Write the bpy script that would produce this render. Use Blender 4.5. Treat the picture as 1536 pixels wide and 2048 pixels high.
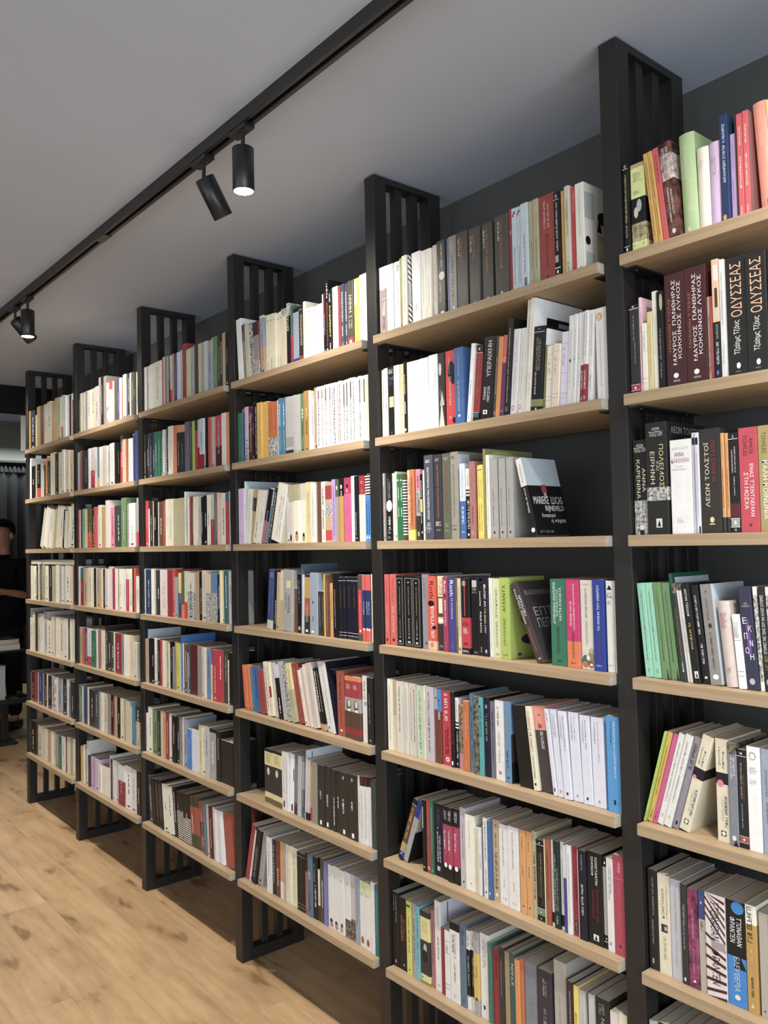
import bpy, bmesh, math, random
from mathutils import Vector, Matrix
S = bpy.context.scene
COL = S.collection
for o in list(bpy.data.objects):
    bpy.data.objects.remove(o)
R = math.radians
# ------------------------------------------------------------------ camera, world, exposure, daylight
cam = bpy.data.objects.new('camera', bpy.data.cameras.new('camera'))
COL.objects.link(cam)
cam.data.sensor_width = 36
cam.data.lens = 29.1136
cam.data.clip_start = 0.02
cam.matrix_world = Matrix([[0.636117, 0.04181, 0.770459, 1.110527], [0.771324, -0.008115, -0.636391, -1.583784], [-0.020355, 0.999093, -0.037411, 1.56836], [0.0, 0.0, 0.0, 1.0]])
S.camera = cam
S.view_settings.view_transform = 'Standard'
S.view_settings.look = 'None'
S.view_settings.gamma = 1
S.view_settings.use_curve_mapping = False
S.view_settings.exposure = .3
W = bpy.data.worlds.new('world'); S.world = W; W.use_nodes = True
W.node_tree.nodes['Background'].inputs[0].default_value = (0.8, 0.9, 1, 1)
W.node_tree.nodes['Background'].inputs[1].default_value = 0.25
def area(name, loc, rot, sx, sy, e, col):
    L = bpy.data.lights.new(name, 'AREA'); L.shape = 'RECTANGLE'; L.size = sx; L.size_y = sy; L.energy = e; L.color = col
    o = bpy.data.objects.new(name, L); COL.objects.link(o); o.location = loc; o.rotation_euler = rot
    return o
# added unseen front fill, daylight from the side, light strip above the curtain
area('front_fill', (0.6, -5.35, 1.45), (R(90), 0, 0), 7.0, 2.3, 65, (0.95, 0.97, 1.0))
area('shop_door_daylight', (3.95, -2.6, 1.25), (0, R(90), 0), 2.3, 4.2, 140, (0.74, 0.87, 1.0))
area('curtain_strip_light', (-9.04, 1.4, 2.74), (0, R(10), 0), 0.03, 2.6, 26, (0.85, 0.95, 1.0))
SPOT_E, SPOT_COL = 100, (1.0, 0.935, 0.85)
# ------------------------------------------------------------------ materials
def lin(h):
    v = [int(h[i:i+2], 16) / 255 for i in (0, 2, 4)]
    return tuple((c / 12.92 if c <= .04045 else ((c + .055) / 1.055) ** 2.4) for c in v) + (1,)
PAL = {'white':'f2f0ec','off_white':'dedbd4','white_clean':'eceae6','cream':'e3d9b8','pale_cream':'eee8d2','ivory':'e9e3d0','tan':'bfa27a','mauve':'a89490','silver':'b4b2b0','olive':'8f8a4a','olive_green':'a9b25c','mustard':'b49a44','grey':'a3a09c','beige':'d2c6ac','dark_grey':'47443f','lilac_blue':'7878b4','stone_grey':'928c80','taupe':'544e46','copper':'b0703e','red':'a8323a','pale_blue':'c3d0d8','slate':'474d5c','slate_blue':'5a7184','crimson':'c4283e','black':'1b1a1a','khaki':'b3aa80','brick_red':'9e3e38','maroon':'5a2128','ochre':'d9a23a','brown':'5c4030','scarlet':'cf3438','sand':'dcc49a','pale_lilac':'dcd3e4','violet':'6a4a94','sky_blue':'3f97d4','straw':'dccd84','yellow':'ecd036','charcoal':'353433','blue':'3a68a4','dark_red':'98262c','teal':'2e6a74','orange':'dd8a34','coral':'d4584e','plum':'6a3058','pink':'e27a94','pale_grey':'bfbcb6','peach_cream':'e8d6bc','rose':'c27c88','green':'1d6b3e','burnt_orange':'c8682e','aubergine':'3a333c','olive_grey':'59604f','dusty_rose':'a86c68','lilac_grey':'8e8994','vermilion':'d5502e','peach':'eab488','navy':'20284c','magenta':'a42c58','indigo':'43458c','brown_olive':'6e5c36','midnight':'1c1c2c','pale_green':'d0d69c','lime':'a6ba3e','olive_dark':'474a32','dark_brown':'463c3a','emerald':'2c7658','magenta_pink':'cc1c68','tangerine':'e2743a','pale_beige':'d3cbba','royal_blue':'253e98','pinkish_beige':'cfbeb4','mint':'b9cfae','forest_green':'3f6a52','lilac_grey_pale':'bdb4bc','red_brown':'763a2c','bright_blue':'3c80cc','floral_brown':'5e5246','floral_dark':'403c36','steel_blue':'4581a2','teal_light':'4ba2a2','grey_violet':'6e6c7e','denim_blue':'5f88b0','black_plain':'1c1a18','salmon':'e68c72','lilac_white':'d6d6e2','raspberry':'b02c54','apricot':'d8984e','leaf_green':'688e56','rust':'a84c36','deep_green':'1b302b','crimson_rose':'b43a54','lime_yellow':'ccca42','aqua':'68b4be','mustard_yellow':'d4b03e','sea_green':'437a68','khaki_brown':'a08a60','deep_teal':'2f5a56','slate_grey':'7d808a','stone_beige':'b0a898','plum_dark':'3e2d34','black_olive':'2c2b24','pinkish_white':'dccdca','lime_pale':'dce488','sepia_photo':'a09470','coral_red':'dc5458','brown_gloss':'5c3c36','silver_brown':'b8a49c','sage_green':'aeca88','lilac_pink':'d8bce0','navy_blue':'243a66','violet_pale':'b496cc','pale_pink':'ecbcc8','maroon_dark':'4c2326','black_warm':'252422','grainy_photo':'7c7a76','brown_black':'352e29','crimson_red':'c63a4c','olive_gold':'a4904e','mint_green':'8acdac','bottle_green':'15583e','warm_grey':'8d8882','indigo_dark':'34334e','lime_green':'a5c93c','golden_yellow':'dfae38','hot_pink':'d0508a','cream_buff':'dcd0b0','black_plum':'241a26','steel_grey':'7b808a','blue_grey':'95a0b0','silver_lilac':'b9b7bd','wine_marbled':'742844','indigo_blue':'3b4a80','maroon_brown':'4c2824','azure':'2885d0','mustard_gold':'bf9038','black_and_white_striped':'3a3838','stripes':'6a6864','acid_yellow':'dcdc28','walnut_brown':'6c4830','olive_grey_dark':'3d4744','white_edge':'ffffff'}
class NT:
    def __init__(s, name, rough=.5, spec=.5):
        s.m = bpy.data.materials.new(name); s.m.use_nodes = True
        s.n = s.m.node_tree.nodes; s.l = s.m.node_tree.links
        s.b = s.n['Principled BSDF']; s.b.inputs['Roughness'].default_value = rough
        s.b.inputs['Specular IOR Level'].default_value = spec
    def add(s, t, **k):
        x = s.n.new(t)
        for a, v in k.items():
            if a[0] == '_': x.inputs[a[1:]].default_value = v
            else: setattr(x, a, v)
        return x
    def link(s, a, b): s.l.new(a, b)
    def ramp(s, fac, stops, interp='LINEAR'):
        r = s.add('ShaderNodeValToRGB'); r.color_ramp.interpolation = interp
        e = r.color_ramp.elements
        while len(e) < len(stops): e.new(.5)
        for i, (p, c) in enumerate(stops): e[i].position = p; e[i].color = c
        s.link(fac, r.inputs[0]); return r.outputs[0]
    def coord(s, scale=(1, 1, 1), rot=(0, 0, 0), kind='Object'):
        c = s.add('ShaderNodeTexCoord'); m = s.add('ShaderNodeMapping')
        m.inputs['Scale'].default_value = scale; m.inputs['Rotation'].default_value = rot
        s.link(c.outputs[kind], m.inputs[0]); return m.outputs[0]
    def noise(s, vec, scale, detail=2, rough=.5):
        n = s.add('ShaderNodeTexNoise'); n.inputs['Scale'].default_value = scale; n.inputs['Detail'].default_value = detail
        n.inputs['Roughness'].default_value = rough; s.link(vec, n.inputs['Vector']); return n.outputs['Fac']
    def base(s, out): s.link(out, s.b.inputs['Base Color'])
    def bump(s, out, strength=.2, dist=.01):
        b = s.add('ShaderNodeBump'); b.inputs['Strength'].default_value = strength; b.inputs['Distance'].default_value = dist
        s.link(out, b.inputs['Height']); s.link(b.outputs[0], s.b.inputs['Normal'])
MC = {}
SAT = 0.79
def soft(c):
    g = .3 * c[0] + .59 * c[1] + .11 * c[2]
    return tuple(g + (x - g) * SAT for x in c[:3]) + (1,)
def tint(c, f): return tuple(min(1, x * f) for x in c[:3]) + (1,)
def ink(name):
    """printed card stock in one palette colour, with a faint paper mottle; a few names are printed patterns"""
    if name in MC: return MC[name]
    c = soft(lin(PAL[name])); t = NT('card_' + name, .42, .4)
    if name in ('grainy_photo', 'floral_dark', 'floral_brown', 'sepia_photo', 'wine_marbled', 'silver_brown', 'brown_gloss'):
        sc = dict(grainy_photo=160, floral_dark=90, floral_brown=110, sepia_photo=80, wine_marbled=28, silver_brown=40, brown_gloss=30)[name]
        a, b = dict(grainy_photo=('141414', 'e0ded8'), floral_dark=('1c1a18', '8a8272'), floral_brown=('3a3028', 'a8937a'), sepia_photo=('5e5438', 'c9bd94'),
                    wine_marbled=('3c1220', 'a85678'), silver_brown=('7a5a50', 'f0e4dc'), brown_gloss=('2c1814', '8a5e54'))[name]
        t.base(t.ramp(t.noise(t.coord(), sc, 5, .65), [(.36, lin(a)), (.64, lin(b))]))
        if name in ('wine_marbled', 'silver_brown', 'brown_gloss'): t.b.inputs['Roughness'].default_value = .22
    elif name in ('stripes', 'black_and_white_striped'):
        w = t.add('ShaderNodeTexWave', wave_type='BANDS', bands_direction='Z' if name[0] == 'b' else 'DIAGONAL')
        w.inputs['Scale'].default_value = 36 if name[0] == 'b' else 40; w.inputs['Distortion'].default_value = 0
        t.link(t.coord(), w.inputs['Vector'])
        t.base(t.ramp(w.outputs['Fac'], [(.45, lin('1a1918')), (.55, lin('dcd8d0'))]))
    else:
        t.base(t.ramp(t.noise(t.coord(), 45, 3), [(.3, tint(c, .95)), (.7, tint(c, 1.04))]))
    MC[name] = t.m
    return t.m
def pages_mat():
    t = NT('page_edges', .85, .1)
    w = t.noise(t.coord((900, 4, 4)), 1.0, 2)
    t.base(t.ramp(w, [(.3, lin('b9b09c')), (.7, lin('ded6c6'))])); return t.m
def metal_mat():
    t = NT('black_powder_coat', .42, .45)
    n = t.noise(t.coord(), 700, 2)
    t.base(t.ramp(n, [(.3, lin('1f1d1c')), (.7, lin('2b2927'))])); t.bump(n, .12, .0006); return t.m
def oak_mat(name, a, b, along='X', big=1.0):
    t = NT(name, .5, .35)
    v = t.coord((1.2, 30, 30) if along == 'X' else (30, 1.2, 30))
    n = t.noise(v, 2.2 * big, 6, .6); f = t.noise(t.coord((4, 220, 220)), 1, 3)
    mx = t.add('ShaderNodeMix', data_type='FLOAT'); mx.inputs[0].default_value = .35
    t.link(n, mx.inputs[2]); t.link(f, mx.inputs[3])
    a, b = [lin(k) if isinstance(k, str) else k + (1,) for k in (a, b)]
    t.base(t.ramp(mx.outputs[0], [(.34, a), (.66, b)])); t.bump(f, .06, .001); return t.m
def floor_mat():
    t = NT('oak_floor_planks', .42, .4)
    v = t.coord()
    br = t.add('ShaderNodeTexBrick', offset=.37, offset_frequency=2)
    for k, x in (('Scale', 1.0), ('Mortar Size', .0008), ('Brick Width', 1.38), ('Row Height', .19), ('Mortar Smooth', .1), ('Bias', 0)): br.inputs[k].default_value = x
    br.inputs['Color1'].default_value = (0, 0, 0, 1); br.inputs['Color2'].default_value = (1, 1, 1, 1)
    t.link(v, br.inputs['Vector'])
    # every plank shifts the grain by its own random value
    sep = t.add('ShaderNodeVectorMath', operation='MULTIPLY_ADD')
    t.link(br.outputs['Color'], sep.inputs[0]); sep.inputs[1].default_value = (3.7, 9.1, 0); t.link(v, sep.inputs[2])
    m1 = t.add('ShaderNodeMapping'); m1.inputs['Scale'].default_value = (.9, 9, 1); t.link(sep.outputs[0], m1.inputs[0])
    g = t.noise(m1.outputs[0], 2.0, 7, .62)
    m2 = t.add('ShaderNodeMapping'); m2.inputs['Scale'].default_value = (2.2, 5.5, 1); t.link(sep.outputs[0], m2.inputs[0])
    k = t.noise(m2.outputs[0], 1.1, 3, .6)
    col = t.ramp(g, [(.28, lin('a38664')), (.5, lin('bd9d76')), (.75, lin('cdae88'))])
    knot = t.ramp(k, [(.0, (0.34, .28, .23, 1)), (.34, (.5, .44, .38, 1)), (.405, (.88, .86, .84, 1)), (.55, (1.03, 1.03, 1.03, 1))])
    mm = t.add('ShaderNodeMix', data_type='RGBA', blend_type='MULTIPLY'); mm.inputs[0].default_value = 1
    t.link(col, mm.inputs[6]); t.link(knot, mm.inputs[7])
    pl = t.add('ShaderNodeMix', data_type='RGBA', blend_type='MULTIPLY'); pl.inputs[0].default_value = .5
    t.link(mm.outputs[2], pl.inputs[6])
    t.link(t.ramp(br.outputs['Color'], [(0, (.86, .84, .82, 1)), (1, (1.08, 1.08, 1.08, 1))]), pl.inputs[7])
    gr = t.add('ShaderNodeMix', data_type='RGBA', blend_type='MIX'); t.link(br.outputs['Fac'], gr.inputs[0])
    t.link(pl.outputs[2], gr.inputs[6]); gr.inputs[7].default_value = (.33, .235, .14, 1)
    t.base(gr.outputs[2]); t.bump(g, .05, .002); return t.m
def paint(name, h, rough=.9, bump=.05):
    t = NT(name, rough, .2); n = t.noise(t.coord(), 180, 3); c = lin(h) if isinstance(h, str) else h + (1,)
    t.base(t.ramp(t.noise(t.coord(), 1.3, 2), [(.3, tint(c, .97)), (.7, tint(c, 1.03))])); t.bump(n, bump, .001); return t.m
def glow(name, col, e):
    t = NT(name); t.b.inputs['Emission Color'].default_value = col + (1,); t.b.inputs['Emission Strength'].default_value = e
    n = t.noise(t.coord(), 5, 1); t.base(t.ramp(n, [(0, (1, 1, 1, 1)), (1, (.95, .95, .95, 1))])); return t.m
def cloth(name, h, sc=260):
    t = NT(name, .95, .1); c = lin(h); w = t.noise(t.coord(), sc, 2)
    t.base(t.ramp(w, [(.3, tint(c, .85)), (.7, tint(c, 1.12))])); t.bump(w, .2, .001); return t.m
PAGES, METAL = pages_mat(), metal_mat()
OAK = oak_mat('oak_veneer', (.335, .242, .145), (.455, .332, .208)); OAKEND = oak_mat('oak_edge_band', 'a29a8c', 'bdb4a6')
# ------------------------------------------------------------------ object helpers
class Geo:
    def __init__(s): s.v = []; s.f = []; s.m = []; s.mats = []
    def slot(s, m):
        if m not in s.mats: s.mats.append(m)
        return s.mats.index(m)
    def face(s, pts, m):
        b = len(s.v); s.v += [tuple(p) for p in pts]; s.f.append(tuple(range(b, b + len(pts)))); s.m.append(s.slot(m))
    def mesh(s, vs, fs, m):
        b = len(s.v); s.v += [tuple(p) for p in vs]; k = s.slot(m)
        for f in fs: s.f.append(tuple(i + b for i in f)); s.m.append(k)
    def box(s, x0, x1, y0, y1, z0, z1, m, b=0.0):
        if b <= 0:
            vs = [(x, y, z) for x in (x0, x1) for y in (y0, y1) for z in (z0, z1)]
            s.mesh(vs, [(0, 1, 3, 2), (4, 6, 7, 5), (0, 4, 5, 1), (2, 3, 7, 6), (0, 2, 6, 4), (1, 5, 7, 3)], m); return
        bm = bmesh.new(); bmesh.ops.create_cube(bm, size=1)
        for v in bm.verts: v.co = Vector(((x0 + x1) / 2 + v.co.x * (x1 - x0), (y0 + y1) / 2 + v.co.y * (y1 - y0), (z0 + z1) / 2 + v.co.z * (z1 - z0)))
        bmesh.ops.bevel(bm, geom=bm.edges[:], offset=b, segments=2, affect='EDGES', profile=.5)
        bm.verts.ensure_lookup_table(); bm.verts.index_update()
        s.mesh([v.co[:] for v in bm.verts], [[v.index for v in f.verts] for f in bm.faces], m); bm.free()
    def lathe(s, prof, m, n=32, M=None, capb=True, capt=True):
        M = M or Matrix(); vs = []; fs = []
        for r, z in prof:
            for i in range(n):
                a = 2 * math.pi * i / n; vs.append(tuple(M @ Vector((r * math.cos(a), r * math.sin(a), z))))
        for j in range(len(prof) - 1):
            for i in range(n): fs.append((j * n + i, j * n + (i + 1) % n, (j + 1) * n + (i + 1) % n, (j + 1) * n + i))
        if capb: fs.append(tuple(range(n - 1, -1, -1)))
        if capt: fs.append(tuple((len(prof) - 1) * n + i for i in range(n)))
        s.mesh(vs, fs, m)
    def obj(s, name, parent=None, smooth=False):
        me = bpy.data.meshes.new(name); me.from_pydata(s.v, [], s.f)
        for m in s.mats: me.materials.append(m)
        me.polygons.foreach_set('material_index', s.m)
        if smooth: me.polygons.foreach_set('use_smooth', [True] * len(s.f))
        me.update()
        o = bpy.data.objects.new(name, me); COL.objects.link(o)
        if parent: o.parent = parent
        return o
def tag(o, label=None, cat=None, group=None, kind=None):
    for k, v in (('label', label), ('category', cat), ('group', group), ('kind', kind)):
        if v: o[k] = v
    return o
def empty(name, loc=(0, 0, 0)):
    o = bpy.data.objects.new(name, None); COL.objects.link(o); o.location = loc; o.empty_display_size = .1; return o
def struct(name, bx, m, b=0):
    g = Geo()
    for k in (bx if isinstance(bx[0], tuple) else [bx]): g.box(*k, m, b)
    return tag(g.obj(name), kind='structure')
# ------------------------------------------------------------------ the room
ZC, YW, SP, PW, PD, DEP = 2.705, .356, .8715, .0476, .0477, .278
CEIL = paint('ceiling_paint', (0.50, 0.56, 0.665)); SLATE = paint('slate_wall_paint', '545452'); GREY = paint('grey_wall_paint', '8b8981')
struct('floor', (-9.6, 4.2, -5.6, 3.4, -.06, 0), floor_mat())
struct('ceiling', [(-5.0, 4.2, -5.6, YW + .12, ZC, ZC + .12), (-9.6, -4.88, -5.6, 3.4, 3.12, 3.24)], CEIL)
struct('wall_back', [(-5.0, 4.2, YW, YW + .12, 0, ZC)], SLATE)
struct('wall_right', [(4.0, 4.2, -5.6, YW, 0, ZC)], GREY)
struct('wall_left', [(-9.6, -9.4, -5.6, 3.4, 0, 3.12)], GREY)
struct('wall_rear', [(-9.4, -5.0, 3.2, 3.4, 0, 3.12), (-5.0, -4.88, YW + .12, 3.4, 0, 3.12)], GREY)
struct('wall_front', [(-9.4, 4.2, -5.6, -5.42, 0, .28), (-9.4, 4.2, -5.6, -5.42, 2.62, 3.12), (-9.4, -2.95, -5.6, -5.42, .28, 2.62)], GREY)
struct('beam', [(-5.005, -4.88, -5.42, YW + .12, 2.527, ZC + .4)], paint('black_beam_paint', '191918'))
# ------------------------------------------------------------------ the bookcase
SZ = [2.1958, 1.8846, 1.5746, 1.2647, 0.9515, 0.6369, 0.3192]
bc = tag(empty('bookcase', (0, 0, 0)), 'long wall bookcase of black slatted uprights and pale oak boards', 'bookcase')
def upright(k):
    x = -(k - 1) * SP
    r = empty('upright', (x, 0, 0)); r.parent = bc
    g = Geo(); g.box(0, PW, 0, PD, 0, ZC - .004, METAL, .0015); g.obj('front_post', r)
    g = Geo(); g.box(0, PW, DEP - PD, DEP, 0, ZC - .004, METAL, .0015); g.obj('back_post', r)
    for y in (.093, .161):
        g = Geo(); g.box(PW / 2 - .013, PW / 2 + .013, y, y + .028, .043, 2.682, METAL, .001); g.obj('slat', r)
    for n, a, b in (('bottom_rail', 0, .043), ('top_rail', 2.682, ZC - .004)):
        g = Geo(); g.box(.0005, PW - .0005, PD, DEP - PD, a, b, METAL, .001); g.obj(n, r)
for k in range(0, 7): upright(k)
for b in range(6):
    xl, xr = -b * SP + PW + .0045, -(b - 1) * SP - .0045
    for z in SZ:
        r = empty('shelf_board', (xl, 0, z)); r.parent = bc
        g = Geo(); w = xr - xl
        g.box(0.0008, w - .0008, -.0193, .268, -.0245, 0, OAK, .0008); g.obj('board', r)
        for n, a, c in (('end_band', 0, .0012), ('end_band', w - .0012, w)):
            g = Geo(); g.box(a, c, -.0188, .2675, -.024, -.0004, OAKEND); g.obj(n, r)
        for a in (-.004, w - .026):
            g = Geo(); g.box(a, a + .03, .004, .25, -.0285, -.0248, METAL); g.obj('bracket', r)
            g = Geo()
            for y in (.03, .22): g.lathe([(.004, -.0305), (.0045, -.0285)], METAL, 10, Matrix.Translation((a + .015, y, 0)))
            g.obj('bracket_screws', r)
# ------------------------------------------------------------------ lettering and books
TXT = {}
def text_mesh(s):
    if s in TXT: return TXT[s]
    c = bpy.data.curves.new('t', 'FONT'); c.body = s; c.size = 1; c.resolution_u = 2
    o = bpy.data.objects.new('t', c); COL.objects.link(o)
    dg = bpy.context.evaluated_depsgraph_get(); dg.update()
    me = o.evaluated_get(dg).to_mesh()
    vs = [(v.co.x, v.co.y) for v in me.vertices]; fs = [tuple(p.vertices) for p in me.polygons]
    o.evaluated_get(dg).to_mesh_clear(); bpy.data.objects.remove(o); bpy.data.curves.remove(c)
    if not vs: TXT[s] = None; return None
    x0, x1 = min(v[0] for v in vs), max(v[0] for v in vs); y0, y1 = min(v[1] for v in vs), max(v[1] for v in vs)
    TXT[s] = ([(x - x0, y - y0) for x, y in vs], fs, x1 - x0, y1 - y0); return TXT[s]
def marks(g, spec, w, H, put, rnd, aspect_dir=True, far=False):
    """draws a printed layer: spec in 0..1 of width w and height H; put(x, z, layer) gives the 3-D point on the surface"""
    for li, it in enumerate([i.strip() for i in spec.split(';') if i.strip()]):
        body, p = it.rsplit('@', 1); p = p.split(',')
        f0, f1, c = float(p[0]), float(p[1]), ink(p[2]); L = 1 + li
        z0, z1 = f0 * H, f1 * H
        if body in ('#', 'o', '^', 'S'):
            a0, a1 = (float(p[3]), float(p[4])) if len(p) > 4 else (0, 1)
            xa, xb = a0 * w, a1 * w
            if body == '#': g.face([put(xa, z0, L), put(xb, z0, L), put(xb, z1, L), put(xa, z1, L)], c)
            elif body == '^': g.face([put(xa, z0, L), put(xb, z0, L), put((xa + xb) / 2, z1, L)], c)
            elif body == 'o':
                g.face([put((xa + xb) / 2 + (xb - xa) / 2 * math.cos(t), (z0 + z1) / 2 + (z1 - z0) / 2 * math.sin(t), L) for t in [2 * math.pi * i / 22 for i in range(22)]], c)
            else:
                n = 13; st = H / n
                for i in range(n):
                    zz = i * st; sl = w * (1.2 if i > 6 else .15 * (i - 2))
                    q = [(0, zz + sl), (w, zz), (w, zz + st * .38), (0, zz + sl + st * .38)]
                    q = [(x, min(max(z, 0), H)) for x, z in q]
                    if abs(q[0][1] - q[3][1]) + abs(q[1][1] - q[2][1]) > .002: g.face([put(x, z, L) for x, z in q], c)
            continue
        a = float(p[3]) if len(p) > 3 else .5; sz = float(p[4]) if len(p) > 4 else .4
        d = p[5].strip() if len(p) > 5 else 'u'
        if d == 'h' and len(p) > 4 and aspect_dir is False:
            pass
        if aspect_dir is False:            # cover: a, sz are the two ends across
            x0_, x1_ = a * w, sz * w; d = 'h'; xc, ww = (x0_ + x1_) / 2, abs(x1_ - x0_)
        else: xc, ww = a * w, sz * w
        if body == '~':                    # lettering too small in the photograph to read: broken dashes
            if d == 'h': x, xe, u0, u1 = xc - ww / 2, xc + ww / 2, z0, z1
            else: x, xe, u0, u1 = z0, z1, xc - ww / 2, xc + ww / 2
            cap = .0085 if d != 'h' else .0045
            nl = 1 if far else max(1, round((u1 - u0) / cap))
            hl = (u1 - u0) / (nl + .28 * (nl - 1))
            def quad(a0, a1, b0, b1):
                q = [(a0, b0), (a1, b0), (a1, b1), (a0, b1)] if d == 'h' else [(b0, a0), (b1, a0), (b1, a1), (b0, a1)]
                g.face([put(i, j, L) for i, j in q], c)
            for k in range(nl):
                b0 = u0 + k * hl * 1.28; b1 = b0 + hl; x1 = x; xk = xe - (xe - x) * (rnd.uniform(0, .3) if nl > 1 else 0)
                left = rnd.randint(3, 9)
                while x1 < xk and hl > 1e-6:
                    if far:
                        n = min(hl * rnd.uniform(.5, 1.6), xk - x1)
                        quad(x1, x1 + n, b0 + hl * rnd.uniform(.1, .3), b1 - hl * rnd.uniform(.1, .3)); x1 += n + hl * rnd.uniform(.15, .5); continue
                    n = min(hl * rnd.uniform(.5, .72), xk - x1); w1 = n * .24; h1 = hl * .15
                    for s in rnd.choice(('lt', 'lrm', 'lrt', 'lb', 'ct', 'ltmb', 'lrtb', 'lrb', 'ltm', 'lrc')):
                        if s == 'l': quad(x1, x1 + w1, b0, b1)
                        elif s == 'r': quad(x1 + n - w1, x1 + n, b0, b1)
                        elif s == 'c': quad(x1 + n * .4, x1 + n * .4 + w1, b0, b1)
                        elif s == 't': quad(x1, x1 + n, b1 - h1, b1)
                        elif s == 'm': quad(x1, x1 + n, b0 + hl * .43, b0 + hl * .43 + h1)
                        else: quad(x1, x1 + n, b0, b0 + h1)
                    x1 += n + hl * .14; left -= 1
                    if left == 0: left = rnd.randint(3, 9); x1 += hl * .5
            continue
        t = text_mesh(body)
        if not t: continue
        vs, fs, tw, th = t
        if d == 'h':
            sx, sy = ww / tw, (z1 - z0) / th
            P = [(xc - ww / 2 + x * sx, z0 + y * sy) for x, y in vs]
        else:
            sx, sy = (z1 - z0) / tw, ww / th
            sy = min(sy, sx * 2.4)
            hh = th * sy
            if d == 'u': P = [(xc + hh / 2 - y * sy, z0 + x * sx) for x, y in vs]
            else: P = [(xc - hh / 2 + y * sy, z1 - x * sx) for x, y in vs]
        g.mesh([put(x, z, L) for x, z in P], fs, c)
def bands(cols, H):
    p = cols.split(); zs = [(0, 1, p[0])]
    cuts = {0., 1.}
    for b in p[1:]:
        r, c = b.split(':'); f0, f1 = map(float, r.split('-')); zs.append((f0, f1, c)); cuts |= {f0, f1}
    cuts = sorted(cuts); out = []
    for a, b in zip(cuts, cuts[1:]):
        m = (a + b) / 2; c = [z[2] for z in zs if z[0] <= m <= z[1]][-1]
        if out and out[-1][2] == c: out[-1] = (out[-1][0], b, c)
        else: out.append((a, b, c))
    return [(a * H, b * H, c) for a, b, c in out]
def book_geo(gc, gp, gl, gk, t, H, D, cols, spec, cover, hard, rnd, far, x0=0.0, T=lambda p: p):
    """cover into gc, page block into gp, lettering into gl; x runs across the spine, y into the shelf"""
    bulge = .16 * t if hard == 2 else 0.0
    c = min(.0022 if hard else .0006, t * .2)
    def ys(x): return bulge * ((2 * x / t - 1) ** 2)
    r = min(.0016, t * .28)
    if far: out = [(0, D), (0, 0), (t, 0), (t, D)]
    elif hard == 2: out = [(0, D)] + [(t * i / 8, ys(t * i / 8)) for i in range(9)] + [(t, D)]
    else: out = [(0, D), (0, r), (r * .3, r * .3), (r, 0), (t - r, 0), (t - r * .3, r * .3), (t, r), (t, D)]
    inn = [(c if x < t * .5 else t - c, y) for x, y in ((0, D), (0, bulge + c), (t, bulge + c), (t, D))]
    for z0, z1, nm in bands(cols, H):
        m = ink(nm)
        for (xa, ya), (xb, yb) in zip(out, out[1:]):
            gc.face([T((x0 + xa, ya, z0)), T((x0 + xb, yb, z0)), T((x0 + xb, yb, z1)), T((x0 + xa, ya, z1))], m)
        if not far:
            for (xa, ya), (xb, yb) in zip(inn, inn[1:]):
                gc.face([T((x0 + xb, yb, z0)), T((x0 + xa, ya, z0)), T((x0 + xa, ya, z1)), T((x0 + xb, yb, z1))], m)
    for z, nm in ((0, bands(cols, H)[0][2]), (H, bands(cols, H)[-1][2])):
        m = ink(nm); n = len(out)
        if far: continue
        rim = [out[:2] + [inn[1], inn[0]], [out[-2], out[-1], inn[3], inn[2]], out[1:-1] + [inn[2], inn[1]]]
        for q in rim: gc.face([T((x0 + x, y, z)) for x, y in (q if z else q[::-1])], m)
    for s in (0, 1):
        if far: break
        q = [out[0], inn[0]] if s == 0 else [inn[3], out[-1]]
        gc.face([T((x0 + q[0][0], D, 0)), T((x0 + q[1][0], D, 0)), T((x0 + q[1][0], D, H)), T((x0 + q[0][0], D, H))], ink(cols.split()[0]))
    e = .003 if hard else .0006
    pb = (x0 + c * 1.02, x0 + t - c * 1.02, bulge + c * 1.1, D - (.003 if hard else .0005), e, H - e)
    if far: pb = (x0, x0 + t, 0, D, 0, H)
    vs = [T((x, y, z)) for x in pb[:2] for y in pb[2:4] for z in pb[4:]]
    fs = [(0, 1, 3, 2), (4, 6, 7, 5), (0, 4, 5, 1), (2, 3, 7, 6), (0, 2, 6, 4), (1, 5, 7, 3)]
    if far: fs = [(2, 3, 7, 6), (0, 2, 6, 4), (1, 5, 7, 3)]
    gp.mesh(vs, fs, PAGES)
    if spec: marks(gl, spec, t, H, lambda x, z, L: T((x0 + x, ys(min(max(x, 0), t)) - .00012 - .00006 * L, z)), rnd, True, far)
    if cover: marks(gk, cover, D, H, lambda y, z, L: T((x0 + t + .0001 + .00005 * L, y, z)), rnd, False)  # some white covers carry the side daylight's pale blue in their printed colour
SHELF = ['top shelf', 'second shelf', 'third shelf', 'fourth shelf', 'fifth shelf', 'sixth shelf', 'bottom shelf']
BAY = ['rightmost bay', 'second bay from right', 'third bay from right']
ORD = ['first', 'second', 'third', 'fourth', 'fifth', 'sixth', 'seventh', 'eighth', 'ninth', 'tenth', 'eleventh', 'twelfth', 'thirteenth', 'fourteenth']
NUM = {2: 'two', 3: 'three', 4: 'four', 5: 'five', 6: 'six', 7: 'seven', 8: 'eight', 9: 'nine', 10: 'ten', 11: 'eleven', 12: 'twelve', 13: 'thirteen', 14: 'fourteen'}
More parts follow.
